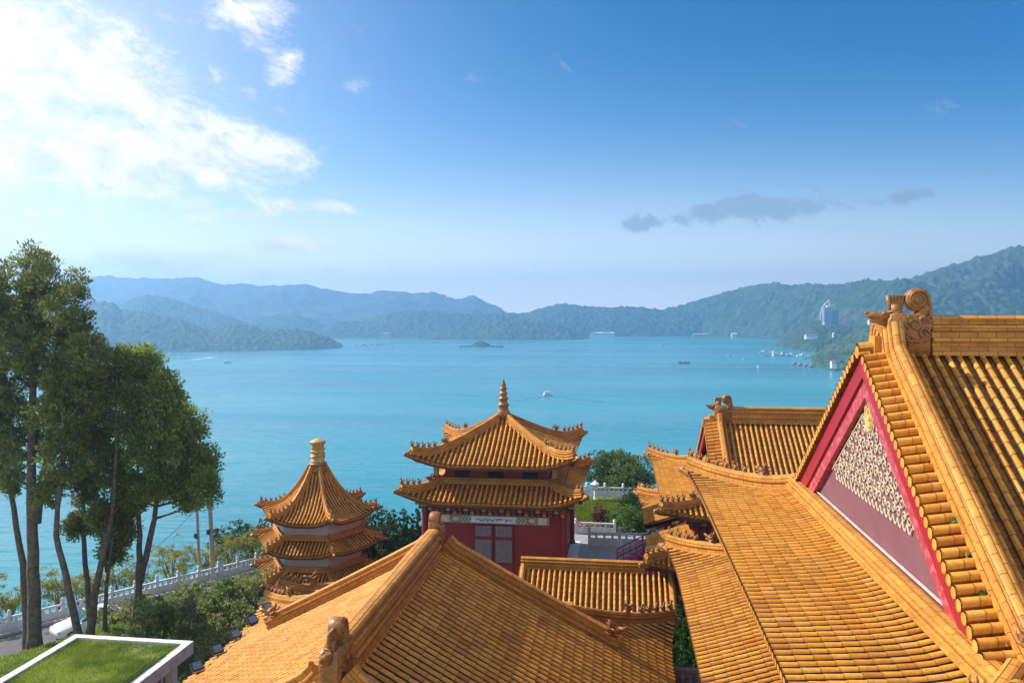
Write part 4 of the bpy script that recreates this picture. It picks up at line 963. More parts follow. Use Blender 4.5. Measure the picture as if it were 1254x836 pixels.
    for sx in (-1, 1):
        for sy in (-1, 1): column(t, cx + sx * (w2 + 0.12), cy + sy * (w2 + 0.12), zf, -11.2, 0.17, REDWALL)
    b = MB(); b.box((cx, cy, zf - 0.2), (9.6, 9.6, 0.44)); b.build('plinth', STONE, t)
mat('dark_glass', (0.02, 0.02, 0.025), 0.15); mat('beam_blue', (0.26, 0.25, 0.20), 0.5, 0.25, 5); mat('beam_white', (0.62, 0.70, 0.76), 0.5); mat('beam_cream', (0.66, 0.56, 0.42), 0.5)
mat('paint_rose', (0.50, 0.22, 0.26), 0.6); mat('paint_slate', (0.16, 0.20, 0.30), 0.6); mat('paint_rust', (0.34, 0.14, 0.10), 0.6); mat('paper_white', (0.34, 0.29, 0.29), 0.7); mat('lattice_grey', (0.17, 0.13, 0.13), 0.6)
pavilion()

def pagoda():
    cx, cy, zf = -19.5, 49.8, -21.0
    t = thing('pagoda', 'six sided tiered pagoda left of the pavilion, topped by a gilded dragon drum', 'pagoda', (cx, cy, zf))
    a0 = math.atan2(-(cy), -(cx)) + R(12)        # one corner points almost at the viewer
    t60 = math.tan(R(60))
    def tier(ze, rc, rf, skirt, n=5, figs=5):
        ap = rc * math.cos(R(30)); half = rc / 2; fs = []
        for k in range(6):
            am = a0 + R(30 + 60 * k); d = (math.cos(am), math.sin(am)); e = (-d[1], d[0])
            s1 = (lambda u: min(skirt, (half - abs(u)) * t60)) if skirt else (lambda u: max(0, min(ap - 0.35, (half - abs(u)) * t60)))
            br = (-(half - skirt / t60), half - skirt / t60) if skirt else ()
            fs.append(Face((cx + d[0] * ap, cy + d[1] * ap), e, (-d[0], -d[1]), half, s1, br))
        cover(t, rf, fs, 0.235, 0.072, 5, 0.3)
        c1 = (skirt if skirt else ap - 0.3) / t60
        for k in range(6):
            a = a0 + R(60 * k); d = (-math.cos(a), -math.sin(a))
            hip(t, rf, (cx + rc * math.cos(a), cy + rc * math.sin(a)), d, lambda c: (c * 2, rf.z(c, c * t60)), c1, w=0.26, h=0.34, figs=figs, head=False, fscale=0.72, gap=0.33)
    # lift acts along the eave only; s1 is measured up the slope
    ft = Roof(-13.05, 0.30, 0.16, 0.42, 1.5, 0.16, pw=2.45)
    tier(-13.05, 3.68, ft, None, 5, 6)
    for ze, rc in ((-14.95, 3.95), (-16.95, 4.0)):
        tier(ze, rc, Roof(ze, 0.62, 0.03, 0.40, 1.5, 0.16), 1.25, 5, 5)
    for z0, z1, rr in ((-14.12, -13.0, 2.85), (-16.12, -14.95, 2.85)):
        b = MB(); rg = [[b.add((cx + rr * math.cos(a0 + R(60 * k)), cy + rr * math.sin(a0 + R(60 * k)), z)) for k in range(6)] for z in (z0, z1)]
        for k in range(6): b.face((rg[0][k], rg[0][(k + 1) % 6], rg[1][(k + 1) % 6], rg[1][k]))
        b.build('tier_wall', MATS['aged_plaster'], t)
        b = MB()
        for k in range(6):
            p = [Vector((cx + (rr + 0.12) * math.cos(a0 + R(60 * (k + q))), cy + (rr + 0.12) * math.sin(a0 + R(60 * (k + q))), z0 - 0.02)) for q in (0, 1)]
            sweep(b, p, ridge_profile(0.26, 0.30, False))
        b.build('tier_ridge', RIDGE, t)
    b = MB(); rr = 2.7; rg = [[b.add((cx + rr * math.cos(a0 + R(60 * k)), cy + rr * math.sin(a0 + R(60 * k)), z)) for k in range(6)] for z in (zf, -16.6)]
    for k in range(6): b.face((rg[0][k], rg[0][(k + 1) % 6], rg[1][(k + 1) % 6], rg[1][k]))
    b.build('wall', WHITE, t)
    for k in range(6):                           # round windows of the ground storey
        am = a0 + R(30 + 60 * k); c = Vector((cx + 2.36 * math.cos(am), cy + 2.36 * math.sin(am), -18.3)); tg = Vector((-math.sin(am), math.cos(am), 0))
        b = MB(); b.tube([c + tg * (0.8 * math.cos(q * math.pi / 10)) + Vector((0, 0, 0.8 * math.sin(q * math.pi / 10))) for q in range(21)], 0.07, 6); b.build('round_window', STONE, t)
    # gilded drum on top
    z = ft.z(99, 3.68 * math.cos(R(30)) - 0.35)
    b = MB(); b.lathe((cx, cy, z), [(0.62, -0.25), (0.62, 0.0), (0.52, 0.08), (0.52, 0.2), (0.60, 0.26), (0.60, 0.36), (0.50, 0.42)], 18); b.build('drum_foot', ORN, t, True)
    b = MB(); b.lathe((cx, cy, z + 0.4), [(0.46, 0), (0.46, 0.12), (0.40, 0.2), (0.40, 1.15), (0.47, 1.22), (0.47, 1.42), (0.40, 1.44), (0.34, 1.47), (0.2, 1.52), (0.06, 1.60)], 18)
    b.build('drum', MATS['gold_leaf'], t, True)
    b = MB(); pts = [Vector((cx + 0.43 * math.cos(i * 0.42), cy + 0.43 * math.sin(i * 0.42), z + 0.68 + 0.72 * i / 40 + 0.06 * math.sin(i * 1.1))) for i in range(41)]
    b.tube(pts, [0.045 + 0.03 * math.sin(math.pi * i / 40) for i in range(41)], 6)
    for i in range(3, 40, 4):
        p = pts[i]; o = Vector((p.x - cx, p.y - cy, 0)).normalized(); b.tube([p, p + o * 0.08 + Vector((0, 0, 0.12))], [0.03, 0.008], 5)
    b.build('coiled_dragon', MATS['gold_leaf'], t, True)
    b = MB()
    for k in range(18): b.ball((cx + 0.49 * math.cos(k * math.pi / 9), cy + 0.49 * math.sin(k * math.pi / 9), z + 0.4 + 1.32), 0.05, 6)
    b.build('drum_studs', MATS['drum_rose'], t, True)
mat('aged_plaster', (0.50, 0.45, 0.40), 0.75, 0.2, 2.0, dirt=(0.25, 0.18, 0.13), dscale=2.0, damt=0.6)
mat('drum_rose', (0.45, 0.16, 0.12), 0.5)
pagoda()

def garden_wall_roof():
    """the low curved tiled wall top in front of the pagoda's foot"""
    t = thing('tiled_wall', 'low white wall with a tiled cap and seated beasts at the foot of the pagoda', 'wall', (-17.6, 41.0, -20))
    p0, p1 = W(338, 742, 44.5), W(440, 712, 45.5); p0.z = p1.z = -15.6
    dirv = (p1 - p0).normalized()
    b = MB(); pts = []
    for i in range(15):
        f = i / 14; p = p0.lerp(p1, f); p.z = -15.9 + 0.9 * (1 - min(1, f * 2.2)) ** 2 * 0.6; pts.append(p)
    sweep(b, pts, ridge_profile(0.4, 0.5)); b.build('cap_ridge', RIDGE, t)
    for i in range(5): ornament(FIG, 'ridge_figure', t, pts[0].lerp(pts[4], 0.06 + 0.22 * i) + Vector((0, 0, 0.5)), math.atan2(-dirv.y, -dirv.x), 1.1)
    ornament(HEAD, 'dragon_head', t, pts[6] + Vector((0, 0, 0.45)), math.atan2(-dirv.y, -dirv.x), 1.1)
    ln = (p1 - p0).length; mid = (p0 + p1) / 2; n_in = Vector((-dirv.y, dirv.x, 0))
    rf = Roof(-16.5, 0.5, 0); f1 = Face((mid - n_in * 1.1)[:2], dirv[:2], n_in[:2], ln / 2, lambda u: 1.1)
    f2 = Face((mid + n_in * 1.1)[:2], (-dirv.x, -dirv.y), (-n_in)[:2], ln / 2, lambda u: 1.1)
    cover(t, rf, [f1, f2], 0.3, 0.078, 5)
    b = MB(); b.box((mid.x, mid.y, -18.6), (ln, 0.5, 4.4), rz=math.atan2(dirv.y, dirv.x)); b.build('wall', WHITE, t)
garden_wall_roof()

# ------------------------------------------------------------------ foliage
CYPRESS = leaf_mat('tree_leaves', (0.100, 0.125, 0.026), (0.320, 0.340, 0.070), 0.5)
CONIFER = leaf_mat('conifer_leaves', (0.018, 0.050, 0.014), (0.070, 0.140, 0.030), 0.3)
OLIVE = leaf_mat('olive_leaves', (0.110, 0.130, 0.045), (0.340, 0.360, 0.120), 0.5)
YELLOW = leaf_mat('yellow_green_leaves', (0.17, 0.17, 0.028), (0.42, 0.38, 0.075), 0.45)
GREEN = leaf_mat('green_leaves', (0.055, 0.110, 0.018), (0.190, 0.300, 0.050), 0.45)
MAROON = leaf_mat('maroon_leaves', (0.06, 0.018, 0.022), (0.17, 0.05, 0.055), 0.3)
PINKFL = leaf_mat('pink_blossom', (0.45, 0.12, 0.16), (0.72, 0.32, 0.34), 0.3)

def foliage(name, lobes, n, leaf, m, parent, clump=0.5, seed=1, up=0.3, shell=0.55, lw=0.4, per=60):
    """leaves gathered in clumps inside lobes [(centre, (rx, ry, rz))]; every leaf a small face"""
    g = np.random.default_rng(seed); vol = np.array([l[1][0] * l[1][1] * l[1][2] for l in lobes]) ** 0.7; vol /= vol.sum()
    nc = max(4, n // per); li = g.choice(len(lobes), nc, p=vol)
    C = np.array([tuple(l[0]) for l in lobes])[li]; S = np.array([l[1] for l in lobes])[li]
    d = g.normal(size=(nc, 3)); d /= np.linalg.norm(d, axis=1)[:, None]; rad = g.uniform(shell, 1.0, nc) ** 0.8
    cc = C + d * S * rad[:, None]; tone = g.uniform(0, 1, nc)
    k = np.repeat(np.arange(nc), per); N_ = len(k)
    q = g.normal(size=(N_, 3)); q /= np.linalg.norm(q, axis=1)[:, None]; rr = g.uniform(0.1, 1, N_) ** 0.6
    sz = clump * g.uniform(0.6, 1.35, nc)
    P = cc[k] + q * (rr * sz[k])[:, None] * np.array([1, 1, 0.72])
    out = q * 0.6 + d[k] * 0.6 + np.array([0, 0, up]) + g.normal(size=(N_, 3)) * 0.55; out /= np.linalg.norm(out, axis=1)[:, None]
    sd = np.cross(out, g.normal(size=(N_, 3))); sd /= np.linalg.norm(sd, axis=1)[:, None] + 1e-9
    L_ = leaf * g.uniform(0.6, 1.4, N_)
    a = P - out * (L_ * 0.5)[:, None]; c = P + out * (L_ * 0.5)[:, None]; w = sd * (L_ * lw * 0.5)[:, None]
    V = np.stack([a, P + w, c, P - w], 1).reshape(-1, 3); Q = np.arange(N_ * 4).reshape(-1, 4)
    t = np.clip(tone[k] * 0.62 + g.uniform(0, 0.42, N_), 0, 1)
    return np_mesh(name, V, Q, m, np.repeat(t, 4), parent)

def tree_thing(name, label, cat, base, group=None): return thing(name, label, cat, base, 0, group)
def px_lobes(ls, D, seed, dz=1.6):
    g = random.Random(seed); out = []
    for (x, y, rx, ry) in ls:
        d = D + g.uniform(-dz, dz); c = W(x, y, d); sx, sz = rx * d / F, ry * d / F
        out.append((c, (sx, max(0.8, 0.9 * sx), sz)))
    return out
def big_tree(label, paths, lobes, D, seed, r0, n, m=None, clump=0.50, leaf=0.19):
    base = W(*paths[0][0], D); base.z = ground(base.x, base.y) - 0.1
    t = tree_thing('lakeside_tree', label, 'tree', base)
    b = MB(); g = random.Random(seed); allp = []
    for i, p in enumerate(paths):
        pts = []
        for k, (x, y) in enumerate(p):
            q = W(x, y, D); 
            if k == 0 and (i == 0 or p[0] == paths[0][0]): q.z = ground(q.x, q.y) - 0.3
            pts.append(q)
        fine = []
        for a, c in zip(pts, pts[1:]):
            for j in range(4): fine.append(a.lerp(c, j / 4) + Vector((g.uniform(-1, 1), g.uniform(-1, 1), 0)) * 0.035)
        fine.append(pts[-1]); nn = len(fine); rr = r0 * (0.8 if i else 1.0)
        rad = [max(0.04, rr * (1 - 0.85 * j / (nn - 1)) * (1.35 if (j == 0 and i == 0) else 1)) for j in range(nn)]
        b.tube(fine, rad, 9); allp += fine
    L_ = px_lobes(lobes, D, seed)
    for c, s in L_:                                # limbs out to every lobe of the crown
        q = min((p for p in allp), key=lambda p: (p - c).length + max(0, p.z - c.z + 0.8) * 2)
        mid = q.lerp(c, 0.5) + Vector((g.uniform(-0.3, 0.3), g.uniform(-0.3, 0.3), -0.15))
        b.tube([q, mid, c], [0.075, 0.05, 0.02], 6)
        for _ in range(5):
            e = c + Vector((g.uniform(-1, 1) * s[0], g.uniform(-1, 1) * s[1], g.uniform(-0.6, 1) * s[2])); b.tube([mid.lerp(c, 0.5), e], [0.03, 0.008], 4)
    b.build('trunk', BARK, t, True)
    foliage('crown', L_, int(n * 1.9), leaf, m or CYPRESS, t, clump, seed, 0.45, 0.30, 0.40)
def trees_left():
    big_tree('tallest thick trunked evergreen on the grassy bank at the picture edge', [[(42, 788), (41, 700), (38, 610), (40, 500), (46, 400), (48, 320)], [(42, 640), (58, 560), (66, 480), (70, 400)]],
             [(40, 325, 22, 30), (56, 345, 26, 36), (22, 372, 34, 48), (80, 375, 26, 34), (10, 440, 45, 60), (55, 430, 46, 52), (98, 408, 22, 34), (20, 525, 46, 46), (74, 505, 36, 42), (-20, 360, 35, 60), (-30, 480, 40, 80), (95, 345, 8, 14)], 41, 1, 0.36, 36000)
    big_tree('slender evergreen trunk leaning away beside the thickest trunk', [[(34, 786), (28, 690), (12, 600), (0, 500), (-6, 430)]], [(2, 560, 26, 28), (-22, 570, 32, 45), (-18, 500, 30, 50), (18, 590, 14, 18)], 42.8, 2, 0.22, 8000)
    big_tree('evergreen with a dark trunk slanting towards the thick trunk', [[(101, 780), (84, 720), (68, 655), (73, 590), (80, 520), (86, 430)]], [(75, 560, 24, 38), (88, 480, 34, 45), (104, 440, 26, 34), (60, 600, 16, 24), (90, 545, 18, 30)], 40.3, 3, 0.21, 12000)
    big_tree('straight slim evergreen between the slanting trunks behind the white car', [[(113, 778), (104, 690), (101, 600), (106, 500), (112, 440)]], [(112, 515, 26, 42), (122, 468, 22, 32), (106, 590, 18, 32), (96, 640, 12, 16)], 43.2, 4, 0.17, 9500)
    big_tree('evergreen whose trunk slants away from the thick trunk, in front of the car bonnet', [[(108, 780), (119, 710), (138, 630), (143, 540), (142, 455)]], [(140, 446, 22, 24), (152, 498, 30, 42), (135, 560, 26, 42), (150, 600, 20, 32), (126, 640, 14, 22), (168, 440, 18, 20)], 41.6, 5, 0.22, 13500, GREEN_CYP)
    big_tree('thin young evergreen with low sprays of leaves beside the car', [[(128, 778), (130, 720), (139, 650), (155, 585)], [(131, 700), (124, 660), (118, 630)]], [(140, 670, 14, 24), (152, 640, 14, 26), (165, 600, 16, 28), (122, 628, 10, 14)], 42.4, 6, 0.13, 8000)
    big_tree('forked evergreen nearest the lake with two trunks and a rounded crown', [[(164, 779), (171, 715), (171, 655), (168, 600), (172, 500)], [(172, 712), (186, 650), (196, 590), (206, 530), (212, 490)]],
             [(176, 450, 26, 26), (200, 486, 26, 34), (224, 524, 26, 34), (190, 545, 34, 42), (240, 566, 24, 32), (214, 588, 28, 24), (252, 598, 15, 24), (236, 612, 18, 14), (180, 606, 12, 18), (254, 575, 12, 22)], 43.5, 7, 0.24, 24000, GREEN_CYP)
GREEN_CYP = leaf_mat('fresh_tree_leaves', (0.105, 0.165, 0.032), (0.370, 0.440, 0.080), 0.5)
trees_left()

def shrub(name, label, cat, x, y, h, w, m, n, leaf, seed, group=None, twigs=7, lw=0.5, z=None, shell=0.45, clump=0.32):
    z, h = (ground(x, y), h) if z is None else (ground(x, y), max(1.5, h + z - ground(x, y))); t = tree_thing(name, label, cat, (x, y, z), group); g = random.Random(seed); b = MB(); L_ = []
    for i in range(twigs):
        a = g.uniform(0, 6.28); e = Vector((x + math.cos(a) * w * 0.4 * g.uniform(0.3, 1), y + math.sin(a) * w * 0.4 * g.uniform(0.3, 1), z + h * g.uniform(0.55, 0.95)))
        mid = Vector((x, y, z)).lerp(e, 0.5) + Vector((g.uniform(-0.2, 0.2), g.uniform(-0.2, 0.2), -0.1)); b.tube([(x, y, z - 0.15), mid, e], [0.045, 0.028, 0.008], 5)
        L_.append((e - Vector((0, 0, h * 0.12)), (w * 0.27, w * 0.27, h * 0.24)))
    L_.append((Vector((x, y, z + h * 0.45)), (w * 0.42, w * 0.42, h * 0.36)))
    b.build('stems', TWIG, t); foliage('foliage', L_, n, leaf, m, t, clump, seed, 0.3, shell, lw, 30); return t
def bank_shrubs():
    g = random.Random(21); k = 0; pts = []
    lab = {0: 'olive leaved shrub in the thicket covering the bank beside the nearest hall', 1: 'fresh green shrub among the olive thicket beside the nearest hall'}
    while len(pts) < 46 and k < 4000:
        k += 1; x = g.uniform(-29, -15.6); y = g.uniform(31, 54); d = road_d(x, y)
        if d > -8.6 or (x < -24 and d < -11.5) or (x < -17.9 and y < 34) or (x > -16.8 and y < 33): continue
        if math.hypot(x + 19.5, y - 49.8) < 3.6 or (math.hypot(x + 16.5, y - 44.5) < 3.2): continue
        if any(math.hypot(x - a, y - c) < 1.25 for a, c in pts): continue
        pts.append((x, y)); f = 1 if len(pts) % 6 == 0 else 0
        h = g.uniform(2.3, 3.5) * (0.7 if y < 36 and x > -20 else 1); kk = (EDGE_P.x * EDGE_N.x + EDGE_P.y * EDGE_N.y - 0.6) / (x * EDGE_N.x + y * EDGE_N.y); h = min(h, -20.2 / kk - ground(x, y)) if kk > 1 else h
        if h < 0.5: continue
        shrub('shrub', lab[f], 'shrub', x, y, h, g.uniform(2.0, 2.9), GREEN if f else OLIVE, 1500, 0.17, 100 + len(pts), 'shrubs thick on the bank', 9)
bank_shrubs()
def lake_shrubs():
    g = random.Random(5)
    dirv = Vector((0.595, 0.804, 0))
    for i in range(17):
        s = -8 + i * 1.55; d = g.uniform(1.6, 4.2); p = EDGE_P + dirv * s + EDGE_N * d
        yel = i >= 5
        shrub('shrub', 'yellow green feathery shrub growing beyond the white roadside balustrade' if yel else 'dull green tall shrub beyond the balustrade behind the thickest trunk', 'shrub', p.x, p.y, g.uniform(3.0, 4.3) + (1.2 if not yel else 0), g.uniform(2.4, 3.4), YELLOW if yel else OLIVE, 1900, 0.19, 300 + i, 'shrubs along the lake edge of the road', 8, 0.3)
    p = W(290, 690, 68)
    shrub('tree', 'rounded dark green tree beyond the balustrade, left of the pagoda', 'tree', p.x, p.y, 5.4, 4.6, GREEN_DK, 7000, 0.20, 77, None, 10, z=p.z - 1.6)
    p = W(318, 680, 72)
    shrub('tree', 'small pale green tree behind the pagoda eaves', 'tree', p.x, p.y, 4.2, 3.0, GREEN, 2500, 0.2, 78, None, 7, z=p.z - 2.0)
GREEN_DK = leaf_mat('dark_green_leaves', (0.025, 0.055, 0.018), (0.090, 0.140, 0.042), 0.32)
lake_shrubs()

def conifer(label, group, p, h, w, n, seed, m=None):
    top = p.z + h; p = Vector((p.x, p.y, ground(p.x, p.y) - 0.05)); h = top - p.z
    t = tree_thing('conifer', label, 'conifer', tuple(p), group); b = MB(); b.tube([p, p + Vector((0, 0, h * 0.9))], [0.10, 0.02], 6); b.build('trunk', BARK, t)
    L_ = [(p + Vector((0, 0, h * f)), (w * (1.02 - f) * 0.55 + 0.05, w * (1.02 - f) * 0.55 + 0.05, h * 0.13)) for f in (0.10, 0.20, 0.30, 0.40, 0.50, 0.60, 0.70, 0.79, 0.87, 0.93, 0.98)]
    foliage('foliage', L_, int(n * 2), 0.17, m or CONIFER, t, 0.13, seed, 1.4, 0.3, 0.45, 20)
def conifers():
    g = random.Random(9)
    for i in range(26):
        px = 438 + (i % 13) * 7.6 + g.uniform(-3, 3); D = 57 + 3.6 * (i // 13) + g.uniform(-1, 1); top = 634 - 0.12 * (px - 440) * (1 if px < 520 else 0.6) + g.uniform(-5, 7)
        q = W(px, top, D); h = g.uniform(4.6, 5.6); conifer('narrow dark conifer in the row between the pagoda and the pavilion', 'conifers between pagoda and pavilion', Vector((q.x, q.y, q.z - h)), h, g.uniform(1.5, 2.0), 1300, 500 + i)
    p = W(452, 690, 56); shrub('tree', 'broad dark tree right behind the pagoda eaves', 'tree', p.x, p.y, 6.0, 4.2, GREEN_DK, 6000, 0.18, 82, None, 9, z=-20.0)
    for i, (px, D) in enumerate(((832, 38.0), (842, 36.6), (850, 35.2), (838, 34.2))):
        q = W(px, 742 + 8 * i, D); conifer('dense green conifer in the gap between the nearest hall and the largest hall', 'conifers in the courtyard gap', Vector((q.x, q.y, -19.2)), q.z + 19.2, 1.7, 2600, 560 + i, GREEN_CON)
GREEN_CON = leaf_mat('bright_conifer_leaves', (0.014, 0.050, 0.010), (0.060, 0.150, 0.022), 0.25)
conifers()

# ------------------------------------------------------------------ roadside
def strip(name, pts_l, pts_r, m):
    b = MB(); n = len(pts_l); i0 = [b.add(p) for p in pts_l]; i1 = [b.add(p) for p in pts_r]
    for k in range(n - 1): b.face((i0[k], i1[k], i1[k + 1], i0[k + 1]))
    return tag(b.build(name, m), kind='structure')
RD = Vector((0.595, 0.804, 0))
def rp(s, d, z): return Vector((EDGE_P.x, EDGE_P.y, 0)) + RD * s + EDGE_N * d + Vector((0, 0, z))
strip('road', [rp(s, -7.7, -20.33) for s in range(-30, 26)], [rp(s, -0.7, -20.33) for s in range(-30, 26)], ROADM)
b = MB()
for z in (0,): sweep(b, [rp(s, -0.55, -20.33) for s in range(-30, 26)], [(-0.16, -0.3), (-0.16, 0.14), (0.16, 0.14), (0.16, -0.3)])
tag(b.build('kerb', mat('pink_kerb', (0.42, 0.33, 0.30), 0.8, 0.2, 4)), kind='structure')
b = MB(); sweep(b, [rp(s, -7.85, -20.33) for s in range(-30, 26)], [(-0.14, -0.4), (-0.14, 0.2), (0.14, 0.2), (0.14, -0.4)]); tag(b.build('kerb', STONE), kind='structure')

def balustrade(label, a, c, z, post_gap=1.5, ph=1.35, panel=0.85, rail=True, m=None, deck=0.3, name='balustrade'):
    """stone posts with carved panels between them, from a to c"""
    m = m or STONE; d = Vector((c.x - a.x, c.y - a.y, 0)); n = max(1, round(d.length / post_gap)); u = d.normalized(); rz = math.atan2(u.y, u.x)
    t = thing(name, label, 'balustrade', (a.x, a.y, z))
    for i in range(n + 1):
        p = Vector((a.x, a.y, 0)) + d * (i / n); b = MB()
        b.box((p.x, p.y, z + ph * 0.36 - deck / 2), (0.20, 0.20, ph * 0.72 + deck), rz=rz); b.lathe((p.x, p.y, z + ph * 0.72), [(0.12, 0), (0.12, 0.04), (0.07, 0.07), (0.11, 0.14), (0.115, 0.22), (0.09, 0.30), (0.03, 0.36)], 10); b.build('post', m, t)
    for i in range(n):
        p = Vector((a.x, a.y, 0)) + d * ((i + 0.5) / n); w = d.length / n - 0.22; b = MB()
        b.box((p.x, p.y, z + panel * 0.30), (w, 0.10, panel * 0.6), rz=rz)
        b.box((p.x, p.y, z + panel * 0.93), (w, 0.13, panel * 0.14), rz=rz)
        for s in (-0.3, 0, 0.3): q = p + u * (s * w); b.box((q.x, q.y, z + panel * 0.73), (0.16, 0.10, panel * 0.27), rz=rz)
        nrm = Vector((-u.y, u.x, 0))
        for sd in (-1, 1):
            q = p + nrm * (sd * 0.055); b.box((q.x, q.y, z + panel * 0.32), (w * 0.78, 0.03, panel * 0.34), rz=rz)
        b.build('panel', m, t)
    return t
balustrade('long white stone balustrade along the lake side of the road', rp(-24, 0, 0), rp(21, 0, 0), -20.33, 1.55, 1.45, 0.95)

def car(label, p, rz, paint):
    t = thing('car', label, 'car', p, rz); x0, y0, z0 = p
    def done(b, name, m, parent, smooth=False):
        o = b.build(name, m, None, smooth); o.parent = parent; return o
    # body: cross sections along the length
    secs = [(-2.22, 0.45, 0.62, 0.70), (-2.12, 0.30, 0.86, 0.80), (-1.5, 0.24, 0.98, 0.86), (-0.6, 0.24, 0.98, 0.88), (0.4, 0.24, 0.97, 0.88), (1.2, 0.24, 0.92, 0.87), (1.9, 0.26, 0.80, 0.82), (2.2, 0.36, 0.66, 0.70)]
    b = MB(); rings = []
    for x, zl, zh, w in secs:
        rings.append([b.add((x, y, z)) for y, z in ((-w * 0.92, zl), (-w, zl + 0.12), (-w, zh - 0.16), (-w * 0.90, zh), (0, zh + 0.03), (w * 0.90, zh), (w, zh - 0.16), (w, zl + 0.12), (w * 0.92, zl))])
    for r0, r1 in zip(rings, rings[1:]):
        for j in range(8): b.face((r0[j], r1[j], r1[j + 1], r0[j + 1]))
        b.face((r0[8], r1[8], r1[0], r0[0]))
    b.face(rings[0]); b.face(rings[-1][::-1])
    body = done(b, 'body', paint, t, True)
    cab = [(-1.75, 0.98, 0.74), (-1.05, 1.42, 0.60), (0.25, 1.45, 0.60), (1.05, 0.97, 0.74)]
    b = MB(); rg = [[b.add((x, -w, z)), b.add((x, w, z))] for x, z, w in cab]; bt = [[b.add((x, -0.80, 0.93)), b.add((x, 0.80, 0.93))] for x, z, w in cab]
    for k in range(3):
        b.face((rg[k][0], rg[k][1], rg[k + 1][1], rg[k + 1][0])); b.face((bt[k][0], rg[k][0], rg[k + 1][0], bt[k + 1][0])); b.face((bt[k][1], bt[k + 1][1], rg[k + 1][1], rg[k][1]))
    done(b, 'cabin', paint, t)
    def quad(name, pts, m=None):
        b = MB(); b.poly(pts); c = sum((Vector(q) for q in pts), Vector()) / 4; done(b, name, m or MATS['car_glass'], t)
    quad('windscreen', [(1.0, -0.68, 1.012), (1.0, 0.68, 1.012), (0.34, 0.56, 1.44), (0.34, -0.56, 1.44)]); quad('rear_window', [(-1.70, 0.66, 1.03), (-1.70, -0.66, 1.03), (-1.12, -0.55, 1.395), (-1.12, 0.55, 1.395)])
    for s in (-1, 1):
        quad('side_window', [(-1.45, s * 0.785, 1.03), (-0.42, s * 0.785, 1.02), (-0.42, s * 0.635, 1.395), (-1.0, s * 0.645, 1.375)]); quad('side_window', [(-0.34, s * 0.785, 1.02), (0.82, s * 0.785, 1.02), (0.25, s * 0.635, 1.40), (-0.34, s * 0.635, 1.40)])
        for x in (-1.35, 1.38):
            b = MB(); n = 18; ring = [b.add((x + 0.32 * math.cos(2 * math.pi * j / n), s * 0.90, 0.32 + 0.32 * math.sin(2 * math.pi * j / n))) for j in range(n)]; ring2 = [b.add((x + 0.32 * math.cos(2 * math.pi * j / n), s * 0.68, 0.32 + 0.32 * math.sin(2 * math.pi * j / n))) for j in range(n)]
            for j in range(n): b.face((ring[j], ring[(j + 1) % n], ring2[(j + 1) % n], ring2[j]))
            b.face(ring); b.face(ring2[::-1]); wh = done(b, 'wheel', METAL, t)
            b = MB(); b.ball((x, s * 0.90, 0.32), (0.2, 0.03, 0.2), 10); r = done(b, 'rim', STONE, wh)
        b = MB(); b.ball((2.08, s * 0.62, 0.68), (0.12, 0.2, 0.09), 8); done(b, 'headlight', MATS['lamp_glass'], t, True)
        b = MB(); b.ball((-2.14, s * 0.62, 0.76), (0.07, 0.2, 0.09), 8); done(b, 'tail_light', RED, t, True)
        b = MB(); b.ball((0.85, s * 0.95, 1.0), (0.08, 0.10, 0.07), 8); done(b, 'mirror', paint, t, True)
    return t
mat('car_glass', (0.02, 0.05, 0.07), 0.05, spec=0.8); mat('lamp_glass', (0.6, 0.62, 0.65), 0.1); CARW = mat('white_car_paint', (0.72, 0.73, 0.75), 0.25, 0.03, 2, coat=0.5); CARS = mat('silver_car_paint', (0.42, 0.44, 0.47), 0.25, 0.03, 2, coat=0.5)
car('white saloon car parked on the road behind the slanting trunks', tuple(rp(2.9, -3.8, -20.33)), math.atan2(RD.y, RD.x) + math.pi, CARW)
car('silver car parked at the left picture edge beyond the thickest trunk', tuple(rp(-5.6, -5.6, -20.33)), math.atan2(RD.y, RD.x) + math.pi, CARS)

def pole(label, px, py, D, h, r, lean):
    p = W(px, py, D); p.z = -20.4; t = thing('utility_pole', label, 'utility pole', tuple(p)); top = p + Vector((lean, 0, h))
    b = MB(); b.tube([p, p.lerp(top, 0.5), top], [r, r * 0.9, r * 0.75], 12); b.build('shaft', MATS['concrete'], t)
    for k in range(5):
        q0, q1 = p.lerp(top, (0.35 + 0.42 * k) / h), p.lerp(top, (0.35 + 0.42 * k + 0.21) / h); b = MB(); b.tube([q0, q1 + Vector((0.0, 0, 0.03))], r * 1.03, 12); b.build('warning_band', MATS['yellow_paint'], t)
    b = MB(); b.box((top.x, top.y, top.z - 0.5), (1.6, 0.1, 0.1)); b.build('crossarm', METAL, t)
    for s in (-0.7, 0, 0.7): b = MB(); b.lathe((top.x + s, top.y, top.z - 0.45), [(0.04, 0), (0.07, 0.06), (0.04, 0.1), (0.07, 0.16), (0.03, 0.22)], 8); b.build('insulator', WHITE, t)
    b = MB(); b.box((p.x - r - 0.05, p.y - r, p.z + h * 0.38), (0.22, 0.2, 0.36)); b.build('switch_box', METAL, t)
    return top
mat('concrete', (0.30, 0.30, 0.31), 0.85, 0.2, 5); mat('yellow_paint', (0.55, 0.30, 0.04), 0.6)
t1 = pole('thinner striped utility pole by the road, farther from the pagoda', 244.5, 706, 60.5, 9.0, 0.13, -0.25); t2 = pole('thicker striped utility pole by the road, nearer the pagoda', 261, 705, 60.8, 9.6, 0.19, -0.35)
def wire(label, a, c, sag):
    b = MB(); b.tube([a.lerp(c, i / 16) - Vector((0, 0, sag * 4 * (i / 16) * (1 - i / 16))) for i in range(17)], 0.018, 4); tag(b.build('overhead_wire', METAL), label, 'wire', 'wires from the utility poles')
